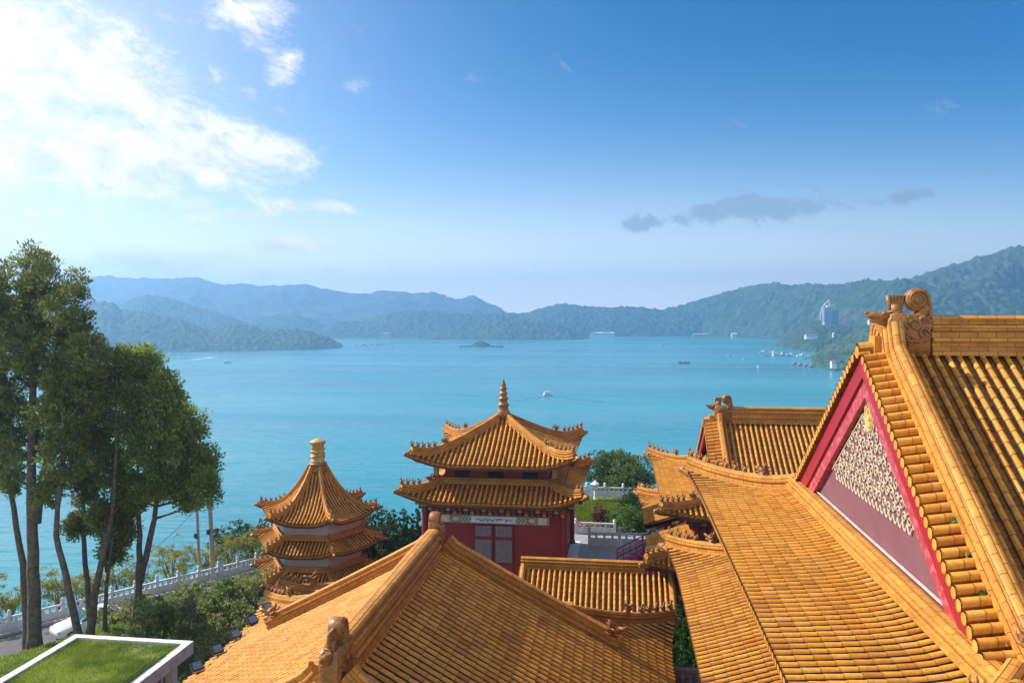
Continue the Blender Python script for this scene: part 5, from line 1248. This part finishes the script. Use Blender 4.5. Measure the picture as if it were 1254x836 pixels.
wire('thin overhead wire stretching from the poles into the big trees', t1 - Vector((0, 0, 3.6)), W(110, 720, 50), 0.6)
wire('upper thin wire running between both utility poles and over the road', t2 - Vector((0, 0, 0.4)), W(40, 560, 52), 0.8)

def green_roof():
    x0, x1, y0, y1, z = -24.5, -18.75, 20.0, 32.9, -14.6
    t = thing('flat_roof_building', 'low white building with lawn growing on its flat roof', 'building', ((x0 + x1) / 2, (y0 + y1) / 2, -19.6))
    b = MB(); w = 0.34; h = 0.55
    b.box((x0 + w / 2, (y0 + y1) / 2, z - h / 2), (w, y1 - y0, h)); b.box((x1 - w / 2, (y0 + y1) / 2, z - h / 2), (w, y1 - y0, h))
    b.box(((x0 + x1) / 2, y1 - w / 2, z - h / 2), (x1 - x0 - 2 * w, w, h)); b.box(((x0 + x1) / 2, y0 + w / 2, z - h / 2), (x1 - x0 - 2 * w, w, h)); b.build('roof_rim', MATS['stained_concrete'], t)
    b = MB(); b.box(((x0 + x1) / 2, (y0 + y1) / 2, z - 0.35), (x1 - x0 - 2 * w - 0.01, y1 - y0 - 2 * w - 0.01, 0.42)); b.build('roof_soil', MATS['lawn_soil'], t)
    b = MB(); b.box(((x0 + x1) / 2, (y0 + y1) / 2 - 0.3, -17.3), (x1 - x0 - 1.5, y1 - y0 - 1.8, 4.3)); b.build('wall', WHITE, t)
    for i in range(4): b = MB(); b.box((x1 - 0.55, y1 - 0.9 - 2.6 * i, -17.2), (0.34, 0.4, 4.2)); b.build('pillar', WHITE, t)
    b = MB(); b.box((x1 - 0.735, y1 - 2.2, -16.4), (0.06, 1.5, 1.4)); f_ = b.build('window', MATS['window_brown'], t)
    g = np.random.default_rng(8); n = 52000
    P = np.stack([g.uniform(x0 + w + 0.02, x1 - w - 0.02, n), g.uniform(y0 + 6.0, y1 - w - 0.02, n), np.full(n, z - 0.145)], 1)
    tone = np.clip(0.5 + vnoise(P[:, 0], P[:, 1], 0.9, 3) * 1.3 + g.uniform(-0.25, 0.25, n), 0, 1); kp = vnoise(P[:, 0], P[:, 1], 0.7, 12) + g.uniform(-0.25, 0.25, n) > -0.38; P, tone = P[kp], tone[kp]; n = len(P)
    a = g.uniform(0, 6.28, n); hh = g.uniform(0.05, 0.15, n); d = np.stack([np.cos(a), np.sin(a), 0 * a], 1) * 0.014; ln = np.stack([g.normal(0, 0.03, n), g.normal(0, 0.03, n), hh], 1)
    V = np.stack([P - d, P + d, P + ln], 1).reshape(-1, 3); o = np_mesh('roof_lawn', V, np.arange(3 * n).reshape(-1, 3), MATS['lawn_blades'], np.repeat(tone, 3), t); o['kind'] = 'stuff'
    b = MB(); b.tube([(x1 - 0.4, y1 - 4.4, z + 0.05), (x1 - 0.4, y1 - 1.6, z + 0.05)], 0.03, 6); b.tube([(x1 - 0.55, y1 - 4.4, z + 0.05), (x1 - 0.55, y1 - 2.0, z + 0.05)], 0.02, 6); b.build('conduit', METAL, t)
mat('stained_concrete', (0.66, 0.64, 0.60), 0.8, 0.12, 3.0, 0.2, 30, dirt=(0.30, 0.28, 0.25), dscale=2.2, damt=0.75)
mat('lawn_soil', (0.11, 0.15, 0.035), 0.95, 0.5, 1.5, dirt=(0.14, 0.10, 0.05), dscale=1.1, damt=0.6); leaf_mat('lawn_blades', (0.15, 0.22, 0.03), (0.36, 0.42, 0.07), 0.5); mat('window_brown', (0.22, 0.13, 0.09), 0.5)
green_roof()
def bank_grass():
    g = np.random.default_rng(4); n = 70000
    x = g.uniform(-37, -17.5, n); y = g.uniform(22, 46, n); d = (x - EDGE_P.x) * EDGE_N.x + (y - EDGE_P.y) * EDGE_N.y
    k = (d < -8.2) & ~((x > -24.6) & (x < -18.7) & (y < 33)); x, y = x[k], y[k]; n = len(x)
    P = np.array([(a, c, ground(a, c) - 0.02) for a, c in zip(x, y)]); tone = np.clip(0.5 + vnoise(x, y, 0.6, 5) * 0.9 + g.uniform(-0.25, 0.25, n), 0, 1)
    a = g.uniform(0, 6.28, n); dd = np.stack([np.cos(a), np.sin(a), 0 * a], 1) * 0.025; ln = np.stack([g.normal(0, 0.05, n), g.normal(0, 0.05, n), g.uniform(0.08, 0.26, n)], 1)
    V = np.stack([P - dd, P + dd, P + ln], 1).reshape(-1, 3); tag(np_mesh('bank_grass', V, np.arange(3 * n).reshape(-1, 3), MATS['lawn_blades'], np.repeat(tone, 3)), 'short grass on the bank under the big trees', 'grass', kind='stuff')
bank_grass()

def floodlights():
    pos = ['nearest of the five floodlights on the eave', 'second nearest floodlight on the eave', 'middle floodlight of the five on the eave', 'fourth floodlight along the eave towards the lake', 'floodlight farthest along the eave, nearest the corner']
    for i, y in enumerate((25.4, 26.8, 28.2, 29.6, 31.0)):
        x, z = -14.35, -12.38; t = thing('floodlight', 'small black ' + pos[i], 'floodlight', (x, y, z), 0, 'floodlights along the left eave of the nearest hall')
        ax = Vector((0.62, -0.45, 0.64)).normalized(); sx = ax.cross(Vector((0, 0, 1))).normalized(); sy = sx.cross(ax)
        c = Vector((x, y, z + 0.26))
        def slab(b, o, hw, hh, d):
            q = [c + ax * o + sx * a * hw + sy * e * hh for a, e in ((-1, -1), (1, -1), (1, 1), (-1, 1))]; r = [p - ax * d for p in q]; i0 = [b.add(p) for p in q]; i1 = [b.add(p) for p in r]
            b.face(i0); b.face(i1[::-1])
            for k in range(4): b.face((i0[k], i1[k], i1[(k + 1) % 4], i0[(k + 1) % 4]))
        b = MB(); slab(b, 0, 0.19, 0.165, 0.12)
        for k in range(5): slab_o = -0.12; q = c + ax * (-0.16) + sx * (-0.16 + 0.08 * k); b.box(tuple(q), (0.02, 0.1, 0.26))
        b.build('housing', METAL, t); b = MB(); slab(b, 0.012, 0.15, 0.125, 0.01); b.build('glass', MATS['flood_glass'], t)
        b = MB(); b.tube([c + sx * 0.24, c + sx * 0.24 - Vector((0, 0, 0.24)), c - sx * 0.24 - Vector((0, 0, 0.24)), c - sx * 0.24], 0.018, 6); b.tube([c - Vector((0, 0, 0.24)), c - Vector((0, 0, 0.42))], 0.025, 6); b.build('bracket', METAL, t)
    b = MB(); b.tube([(-14.2, 22 + 0.5 * i, -12.36 - 0.03 * math.sin(i * 2.2)) for i in range(19)], 0.018, 5); tag(b.build('power_cable', METAL), 'thin dark cable linking the floodlights on the eave', 'cable')
mat('flood_glass', (0.16, 0.24, 0.34), 0.15, spec=0.6)
floodlights()

def weeds():
    rf = Roof(-6.58, 0.09, 0, 0.40, 3.4, 0.28, knee=(3.0, 0.4, 0.60)); g = random.Random(2)
    for i, s in enumerate((3.5, 3.9, 4.6, 5.4, 6.1, 7.3)):
        c = Vector((6.38 if i else 6.6, 20.85 - 10.75 + s, rf.z(99, s) + (0.22 if i else 0.95))); t = thing('weed_tuft', 'small yellow green weeds sprouting beside the near sloping ridge of the gable', 'weeds', tuple(c), 0, 'weeds on the gable ridge')
        foliage('leaves', [(c, (0.07, 0.16, 0.06))], 110, 0.10, YELLOW if i % 2 else GREEN, t, 0.09, 700 + i, 0.8, 0.3, 0.35, 22)
weeds()

# ------------------------------------------------------------------ terrace and garden
b = MB(); b.box((-3.5, 52.3, -17.6), (21.0, 11.6, 3.2)); tag(b.build('terrace', PAVE), kind='structure')
balustrade('white stone balustrade on the paved terrace between the pavilion and the rear hall', Vector((-1.9, 54.6, 0)), Vector((2.2, 54.6, 0)), -16.0, 1.95, 1.5, 1.0)
balustrade('low white wall and balustrade closing the terrace beside the pavilion', Vector((-3.0, 57.6, 0)), Vector((-0.2, 57.6, 0)), -16.0, 2.8, 1.1, 0.85)
balustrade('white balustrade at the far end of the garden, before the lake', Vector((-6.0, 71.5, 0)), Vector((7.0, 71.5, 0)), -16.4, 1.7, 1.25, 0.85)
def garden():
    g = random.Random(31)
    P = lambda px, py, D: W(px, py, D)
    for lab, px, D, h, w, m, n in (('clipped round green bush nearest the terrace balustrade', 769, 58.6, 2.3, 2.3, GREEN, 5200), ('spreading green bush left of the round bush in the garden', 751, 59.8, 1.9, 2.0, GREEN, 3600), ('tall green bush right of the round bush by the hall eave', 786, 60, 2.3, 1.9, GREEN_DK, 3400),
                               ('darker rounded bush standing behind the clipped bush', 774, 63, 2.9, 2.3, GREEN_DK, 4200), ('maroon leaved shrub beside the green bushes in the garden', 736, 60.5, 1.9, 1.5, MAROON, 2400), ('low pink flowering shrub beside the pavilion corner', 706, 60, 0.9, 1.8, PINKFL, 900), ('small pink flowering plant behind the terrace balustrade', 719, 60.2, 0.7, 1.2, PINKFL, 700), ('small green plant below the maroon shrub', 731, 58.9, 0.8, 1.1, GREEN, 800)):
        p = P(px, 640, D); shrub('bush', lab, 'bush', p.x, p.y, h, w, m, n, 0.13, int(px), None, 8, 0.55, None, 0.75, 0.26)
    p = P(761, 600, 78.0); shrub('tree', 'large rounded broadleaf tree at the garden edge against the lake', 'tree', p.x, p.y, 5.6, 5.6, GREEN_BL, 22000, 0.22, 91, None, 16, 0.6, -19.6, 0.75, 0.45)
    p = P(789, 600, 80); shrub('tree', 'smaller dark tree beside the large rounded broadleaf tree', 'tree', p.x, p.y, 4.4, 3.0, GREEN_DK, 3500, 0.2, 92, None, 8, 0.5, -20.2)
    p = P(727, 590, 78); shrub('tree', 'thin dark tree behind the pavilion eave tips', 'tree', p.x, p.y, 6.6, 2.4, GREEN_DK, 2600, 0.18, 93, None, 9, 0.35, -19.8)
    p = P(806, 590, 84); shrub('tree', 'small dark tree seen past the rear hall corner', 'tree', p.x, p.y, 5.2, 2.6, GREEN_DK, 2400, 0.2, 94, None, 8, 0.4, -20.4)
    # lawn blades
    gg = np.random.default_rng(6); n = 30000; x = gg.uniform(-6, 5, n); y = gg.uniform(61, 71, n)
    Pn = np.array([(a, c, ground(a, c) - 0.02) for a, c in zip(x, y)]); a = gg.uniform(0, 6.28, n); d = np.stack([np.cos(a), np.sin(a), 0 * a], 1) * 0.03; ln = np.stack([gg.normal(0, 0.04, n), gg.normal(0, 0.04, n), gg.uniform(0.1, 0.3, n)], 1)
    tone = np.clip(0.65 + vnoise(x, y, 0.5, 9) * 0.7 + gg.uniform(-0.2, 0.2, n), 0, 1)
    tag(np_mesh('garden_lawn', np.stack([Pn - d, Pn + d, Pn + ln], 1).reshape(-1, 3), np.arange(3 * n).reshape(-1, 3), MATS['garden_blades'], np.repeat(tone, 3)), 'bright lawn in the garden beyond the terrace', 'grass', kind='stuff')
    t = thing('stone_lantern', 'small white stone lantern standing by the far garden balustrade', 'lantern', tuple(P(729, 615, 70.6).xy) + (-16.6,))
    x, y = t.location.x, t.location.y
    b = MB(); b.lathe((x, y, -16.6), [(0.22, 0), (0.16, 0.15), (0.12, 0.3), (0.12, 0.85), (0.22, 0.95)], 10); b.build('pedestal', STONE, t)
    b = MB(); b.box((x, y, -15.42), (0.42, 0.42, 0.46)); b.build('lamp_box', WHITE, t)
    b = MB(); b.lathe((x, y, -15.19), [(0.42, 0), (0.34, 0.08), (0.10, 0.26), (0.05, 0.36)], 8); b.build('cap', STONE, t)
GREEN_BL = leaf_mat('broad_leaves', (0.050, 0.095, 0.024), (0.200, 0.270, 0.080), 0.4); leaf_mat('garden_blades', (0.10, 0.13, 0.012), (0.24, 0.27, 0.035), 0.3)
garden()
b = MB(); b.box((-0.8, 60.6, -16.55), (9, 1.2, 0.12)); tag(b.build('garden_path', PAVE), kind='structure')
def stair():
    t = thing('staircase', 'staircase with magenta red railings rising from the terrace into the rear hall', 'staircase', (0.2, 50.2, -16.0)); x0, x1, z0, z1 = 0.0, 4.4, -16.0, -13.6; n = 10
    b = MB()
    for i in range(n): b.box((x0 + (x1 - x0) * (i + 0.5) / n, 50.2, (z0 - 0.6 + z0 + (z1 - z0) * (i + 1) / n) / 2), ((x1 - x0) / n, 1.5, (z1 - z0) * (i + 1) / n + 0.6))
    b.build('steps', MATS['magenta_paint'], t)
    for y in (49.4, 51.0):
        b = MB(); a, c = Vector((x0, y, z0)), Vector((x1, y, z1))
        for h in (0.35, 0.65, 0.95): b.tube([a + Vector((0, 0, h)), c + Vector((0, 0, h))], 0.04 if h > 0.9 else 0.025, 8)
        for i in range(12): p = a.lerp(c, i / 11); b.tube([p, p + Vector((0, 0, 0.95))], 0.035 if i % 4 == 0 else 0.018, 6)
        b.build('railing', MATS['magenta_paint'], t)
mat('magenta_paint', (0.30, 0.012, 0.055), 0.5, 0.15, 3)
stair()

# ------------------------------------------------------------------ the far shore
HULL = mat('white_hull', (0.80, 0.80, 0.80), 0.35, 0.05, 1); DARKB = mat('dark_hull', (0.06, 0.07, 0.09), 0.5); BLUEB = mat('blue_awning', (0.10, 0.22, 0.42), 0.6); REDR = mat('red_roof_tiles', (0.42, 0.08, 0.06), 0.7, 0.2, 1); TAN = mat('tan_wall', (0.46, 0.38, 0.28), 0.8, 0.15, 0.3); WOODF = mat('floating_timber', (0.20, 0.19, 0.17), 0.85, 0.3, 0.5); GLASSB = mat('tower_glass', (0.10, 0.22, 0.30), 0.2, 0.15, 0.1); CONC = mat('tower_concrete', (0.34, 0.37, 0.42), 0.7, 0.1, 0.1)
def boat(label, px, py, ln, head, kind='cruiser', group='boats on the lake', hull=None):
    p = onz(px, py, LAKE_Z); t = thing('boat', label, 'boat', tuple(p), head, group); s = ln / 10.0; hull = hull or HULL
    def put(b, name, m):
        b.v = [(x * s, y * s, z * s) for x, y, z in b.v]; o = b.build(name, m); o.parent = t; return o
    b = MB(); rg = []
    for x, w, zk, zd in ((-5, 1.25, 0.0, 1.1), (-3, 1.5, -0.3, 1.05), (0, 1.55, -0.4, 1.1), (2.5, 1.25, -0.3, 1.25), (4.2, 0.6, -0.1, 1.45), (5.2, 0.05, 0.5, 1.6)):
        rg.append([b.add((x, -w, zd)), b.add((x, -w * 0.8, 0.35)), b.add((x, 0, zk)), b.add((x, w * 0.8, 0.35)), b.add((x, w, zd))])
    for r0, r1 in zip(rg, rg[1:]):
        for j in range(4): b.face((r0[j], r0[j + 1], r1[j + 1], r1[j]))
        b.face((r0[4], r0[0], r1[0], r1[4]))
    b.face(rg[0][::-1]); put(b, 'hull', hull)
    if kind == 'cruiser':
        b = MB(); b.box((-0.9, 0, 1.9), (6.4, 2.5, 1.7), taper=0.93); put(b, 'cabin', HULL)
        b = MB(); b.box((-0.9, 0, 2.05), (5.9, 2.56, 0.7)); b.box((2.2, 0, 2.05), (0.3, 2.1, 0.7)); put(b, 'window', MATS['car_glass'])
        b = MB(); b.box((-1.2, 0, 3.9), (5.6, 2.5, 0.14)); put(b, 'awning', BLUEB if px % 2 < 1 else HULL)
        b = MB()
        for x in (-3.7, -1.2, 1.3):
            for y in (-1.1, 1.1): b.box((x, y, 3.3), (0.12, 0.12, 1.2))
        put(b, 'awning_posts', HULL)
    elif kind == 'open':
        b = MB(); b.box((0.4, 0, 1.7), (2.2, 1.8, 1.3), taper=0.85); put(b, 'cabin', HULL); b = MB(); b.box((0.4, 0, 2.0), (1.9, 1.84, 0.45)); put(b, 'window', MATS['car_glass'])
    elif kind == 'sail':
        b = MB(); b.tube([(0.6, 0, 1), (0.6, 0, 12)], 0.1, 6); put(b, 'mast', HULL); b = MB(); b.poly([(0.5, 0.0, 2), (-3.6, 0.25, 2.2), (0.5, 0.0, 11.5)]); b.poly([(0.5, 0.06, 11.5), (-3.6, 0.31, 2.2), (0.5, 0.06, 2)]); put(b, 'sail', HULL)
    return t
H0 = R(YAW)
boat('white tour boat alone in the left part of the lake', 279, 444.5, 10, H0 + 0.2)
boat('small speedboat pulling a foamy wake beside the tree crowns', 199, 443.5, 7, H0 + 3.0, 'open')
boat('tiny low boat under the left wooded peninsula', 218, 433.5, 8, H0, 'open')
boat('tiny white sailing boat under the left wooded peninsula', 208, 434.5, 6, H0 + 0.6, 'sail')
boat('small boat moored against the shore of the left peninsula', 329, 425.5, 9, H0, 'open')
boat('motor boat trailing a v shaped wake above the pavilion spire', 671, 484, 7.5, H0 + 0.3)
boat('low dark and white boat in the middle distance, longer than the rest', 838, 444.5, 13, H0 + 3.1, 'open', hull=DARKB)
boat('pale distant boat far out before the long ridge', 811, 423.5, 9, H0)
boat('white boat with a dark wake left of the marina', 893, 436, 7, H0 + 3.1)
boat('small white boat between two larger ones off the marina', 910, 440, 6, H0 + 1.2)
boat('bright white tour boat seen end on before the marina', 928, 450, 9, H0 + 1.3)
boat('white cruiser close to the right promontory shore', 1035, 465, 9.5, H0 + 0.1)
boat('small white boat moored just above the white cruiser', 1033, 455, 5.5, H0 + 0.8, 'open')
boat('boat leaving the left floating docks', 482, 427, 7, H0, 'open')
gb = random.Random(3)
ROW = [(933, 431.5), (938, 431), (943, 431.5), (949, 432.5), (955, 433.5), (962, 434), (969, 434.5), (974, 435.5), (980, 436), (985, 436), (990, 436.5), (951, 436)]
for i, (x, y) in enumerate(ROW): boat('white boat moored in the row along the marina jetty', x, y, gb.uniform(10, 14), H0 + gb.uniform(-0.5, 0.5), 'cruiser' if i % 2 else 'open', 'boats moored at the marina')
for i, (x, y) in enumerate([(433, 424), (437, 425), (441, 423.5), (446, 424.5), (457, 424)]): boat('white boat moored among the left floating docks', x, y, gb.uniform(6, 9), H0 + gb.uniform(-1, 1), 'open', 'boats moored at the left docks')
def raft(label, px, py, ln, group, hut=False, wd=3.0):
    p = onz(px, py, LAKE_Z); t = thing('floating_dock', label, 'floating dock', tuple(p), H0, group)
    b = MB(); b.box((0, 0, 0.5), (ln, wd, 0.9)); o = b.build('deck', WOODF); o.parent = t
    b = MB()
    for i in range(4): b.box((-ln / 2 + ln * (i + 0.5) / 4, 0, 0.0), (ln / 9, wd * 1.06, 0.5))
    o = b.build('floats', DARKB); o.parent = t
    if 'rafts' in (group or ''):
        b = MB(); b.ball((0, 0, 0.9), (ln * 0.48, wd * 0.48, 2.0), 10); o = b.build('plants', FOREST); o.parent = t
    if hut:
        b = MB(); b.box((0, 0, 1.6), (ln * 0.5, wd * 0.7, 2.0)); o = b.build('hut', TAN); o.parent = t
        b = MB(); b.lathe((0, 0, 2.6), [(ln * 0.36, 0), (0.2, 1.4)], 4); o = b.build('hut_roof', WOODF); o.parent = t
for i, x in enumerate((436, 446, 455, 463, 469, 475, 481)): raft('timber floating dock in the line off the left peninsula tip', x, 423.2 - 0.25 * i, 9, 'floating docks off the left peninsula', i in (1, 3))
for i, x in enumerate((565, 571, 577, 603, 609, 614)): raft('floating planted raft in the line beside the wooded islet', x, 425, 9, 'rafts around the islet', False)
for i, (x, y) in enumerate(((973, 446.5), (980, 447.5), (987, 448.5), (994, 449))): raft('grey floating dock below the marina point', x, y, 8, 'grey docks below the marina', True, 4)
raft('long marina jetty in front of the moored boats', 961, 435.8, 62, None, False, 2.4)
def islet():
    p = onz(589, 424, LAKE_Z); g = np.random.default_rng(2); ang = np.linspace(0, 2 * np.pi, 48, endpoint=False); V = [(0, 0, 9.5)]; rs = np.linspace(0.12, 1, 14)
    for r in rs:
        for a in ang: V.append((19 * r * math.cos(a), 14 * r * math.sin(a), 9.5 * (1 - r ** 2) + (g.uniform(-0.9, 1.2) if r < 0.97 else -0.5)))
    Q = [(0, 1 + j, 1 + (j + 1) % 48, 0) for j in range(48)]; Q = []
    b = MB(); ids = [b.add((x + p.x, y + p.y, z + LAKE_Z), float(g.uniform(0, 1))) for x, y, z in V]
    for j in range(48): b.face((0, 1 + j, 1 + (j + 1) % 48))
    for k in range(13):
        for j in range(48): b.face((1 + k * 48 + j, 1 + (k + 1) * 48 + j, 1 + (k + 1) * 48 + (j + 1) % 48, 1 + k * 48 + (j + 1) % 48))
    tag(b.build('islet', FOREST, None, True), kind='structure')
islet()

def hotel():
    c = W(1014, 402, 1600); c.z = W(1014, 402, 1600).z - 8; t = thing('hotel_tower', 'tall hotel tower with a white curved sail frame on the far wooded shore', 'hotel', tuple(c), H0); k = 1600 / F
    def put(b, name, m, parent=None): o = b.build(name, m); o.parent = parent or t; return o
    b = MB(); b.box((-1.0 * k, 0, 13 * k + 4), (9.5 * k, 14, 26 * k + 8)); mn = put(b, 'tower_block', CONC)
    b = MB(); b.box((4.0 * k, -7.2, 10 * k + 4), (2.2 * k, 1, 20 * k)); put(b, 'glass_strip', GLASSB)
    b = MB(); b.box((8.5 * k, 3, 11 * k + 4), (7.0 * k, 14, 22 * k + 8)); put(b, 'side_block', MATS['tower_blue'])
    for i in range(9):
        b = MB(); b.box((-1.2 * k, -7.15, (5 + 2.4 * i) * k), (7.5 * k, 0.6, 0.9 * k)); put(b, 'window_band', GLASSB, mn)
    b = MB(); pts = [(-10.5 * k, -4, 8 + 10 * k), (-10.3 * k, -4, 8 + 17 * k), (-8.5 * k, -4, 8 + 24 * k), (-5.0 * k, -4, 8 + 30 * k), (0.2 * k, -4, 8 + 34.5 * k)]; b.tube(pts, 1.2, 6); b.tube([(0.2 * k, -4, 8 + 34.5 * k), (0.4 * k, -4, 8 + 24 * k)], 1.2, 6)
    put(b, 'sail_frame', HULL)
    b = MB()
    for i in range(7): z = 8 + (11 + 2.4 * i) * k; b.box((-8.0 * k + 0.25 * i * k, -4, z), (4.5 * k, 2, 0.9 * k))
    put(b, 'sail_balconies', HULL)
    b = MB(); b.box((1.2 * k, -2, 8 + 27 * k), (7 * k, 12, 1.6 * k)); b.box((3.5 * k, -2, 8 + 29 * k), (5 * k, 10, 1.0 * k)); put(b, 'roof_terrace', HULL)
mat('tower_blue', (0.12, 0.20, 0.32), 0.5, 0.1, 0.1)
hotel()
def house(label, px, py, D, w, h, roof, wall, group=None, d=9.0, z=None):
    p = W(px, py, D); t = thing('shore_house', label, 'house', tuple(p), H0, group)
    def put(b, name, m, parent=None): o = b.build(name, m); o.parent = parent or t; return o
    b = MB(); b.box((0, 0, h / 2 - 2), (w, d, h + 4)); wl = put(b, 'wall', wall)
    b = MB(); i = [b.add(q) for q in ((-w * 0.55, -d * 0.6, h), (w * 0.55, -d * 0.6, h), (w * 0.55, d * 0.6, h), (-w * 0.55, d * 0.6, h), (-w * 0.38, 0, h * 1.45), (w * 0.38, 0, h * 1.45))]
    for f_ in ((0, 1, 5, 4), (2, 3, 4, 5), (1, 2, 5), (3, 0, 4), (3, 2, 1, 0)): b.face([i[k] for k in f_])
    put(b, 'roof', roof)
    n = max(2, int(w / 4)); b = MB()
    for k in range(n): b.box((-w / 2 + w * (k + 0.5) / n, -d / 2 - 0.05, h * 0.5), (w / n * 0.5, 0.2, h * 0.4))
    put(b, 'windows', MATS['car_glass'])
house('long low white house on the wooded slope below the hotel', 993, 412, 1296, 18, 3.0, REDR, HULL)
house('little white pavilion with a red roof above the marina point', 1020.5, 446, 842, 5.0, 3.2, REDR, HULL, d=5)
house('pale tan house by the water at the foot of the long ridge', 858, 411.5, 2125, 40, 5, TAN, TAN)
house('small white house by the shore left of the marina', 899, 411.5, 2060, 14, 6, HULL, HULL)
house('white house higher on the slope of the long ridge', 858, 403.5, 2250, 20, 6, HULL, HULL)
house('tiny white house high among the trees right of the hotel', 1066, 397, 1500, 8, 6, HULL, HULL)
house('small white tank house in the trees below the hotel', 1020.5, 410, 1190, 2.4, 2.4, HULL, HULL, d=3)
house('ochre house on the shore of the middle wooded hill', 473, 411.5, 1985, 22, 6, REDR, TAN)
for i, (x, w) in enumerate(((727, 16), (734, 22), (742, 18), (749, 14))): house(('leftmost', 'second', 'third', 'rightmost')[i] + ' house of the pale row on the shore behind the middle hill', x, 410.5, 2085, w, 6, (REDR, HULL, TAN, HULL)[i], HULL, 'pale row of houses on the far shore')
# wakes and ripples lying on the water
FOAM = mat('wake_water', (0.22, 0.50, 0.54), 0.5); DARKW = mat('dark_ripple', (0.010, 0.165, 0.21), 0.25, spec=0.3)
def wake(pts, w0, w1, m, lift=0.05):
    L_, R_ = [], []; n = len(pts); q = [onz(x, y, LAKE_Z + lift) for x, y in pts]
    for i, p in enumerate(q):
        tv = (q[min(i + 1, n - 1)] - q[max(i - 1, 0)]).normalized(); s = Vector((-tv.y, tv.x, 0)) * ((w0 + (w1 - w0) * i / (n - 1)) / 2); L_.append(p + s); R_.append(p - s)
    strip('wake', L_, R_, m)
def curve(a, c, bow, n=14): return [(a[0] + (c[0] - a[0]) * i / n, a[1] + (c[1] - a[1]) * i / n + bow * math.sin(math.pi * i / n)) for i in range(n + 1)]
wake(curve((202, 444), (262, 437), 0.6), 1.5, 12, FOAM)
wake(curve((284, 446), (430, 447), -0.3), 1, 5, DARKW); wake(curve((232, 459), (330, 452), 0.4), 2, 6, DARKW, 0.06)
wake(curve((668, 485), (630, 491), 0.4), 1.5, 5, DARKW); wake(curve((668, 486), (560, 483), 1.5), 1, 4, DARKW, 0.06); wake(curve((674, 485), (740, 492), 0.2), 1, 4, DARKW, 0.07)
wake(curve((525, 456), (606, 440), -0.8), 2, 8, DARKW); wake(curve((380, 447.5), (740, 449.5), 0.2), 6, 7, DARKW, 0.08); wake(curve((720, 449.5), (985, 452), 0.4), 7, 5, DARKW, 0.09)
wake(curve((898, 436), (912, 435.5), 0), 1, 4, DARKW); wake(curve((832, 445), (817, 446), 0), 1, 4, DARKW, 0.06); wake(curve((380, 455), (520, 457), 0.3), 4, 7, DARKW, 0.05)
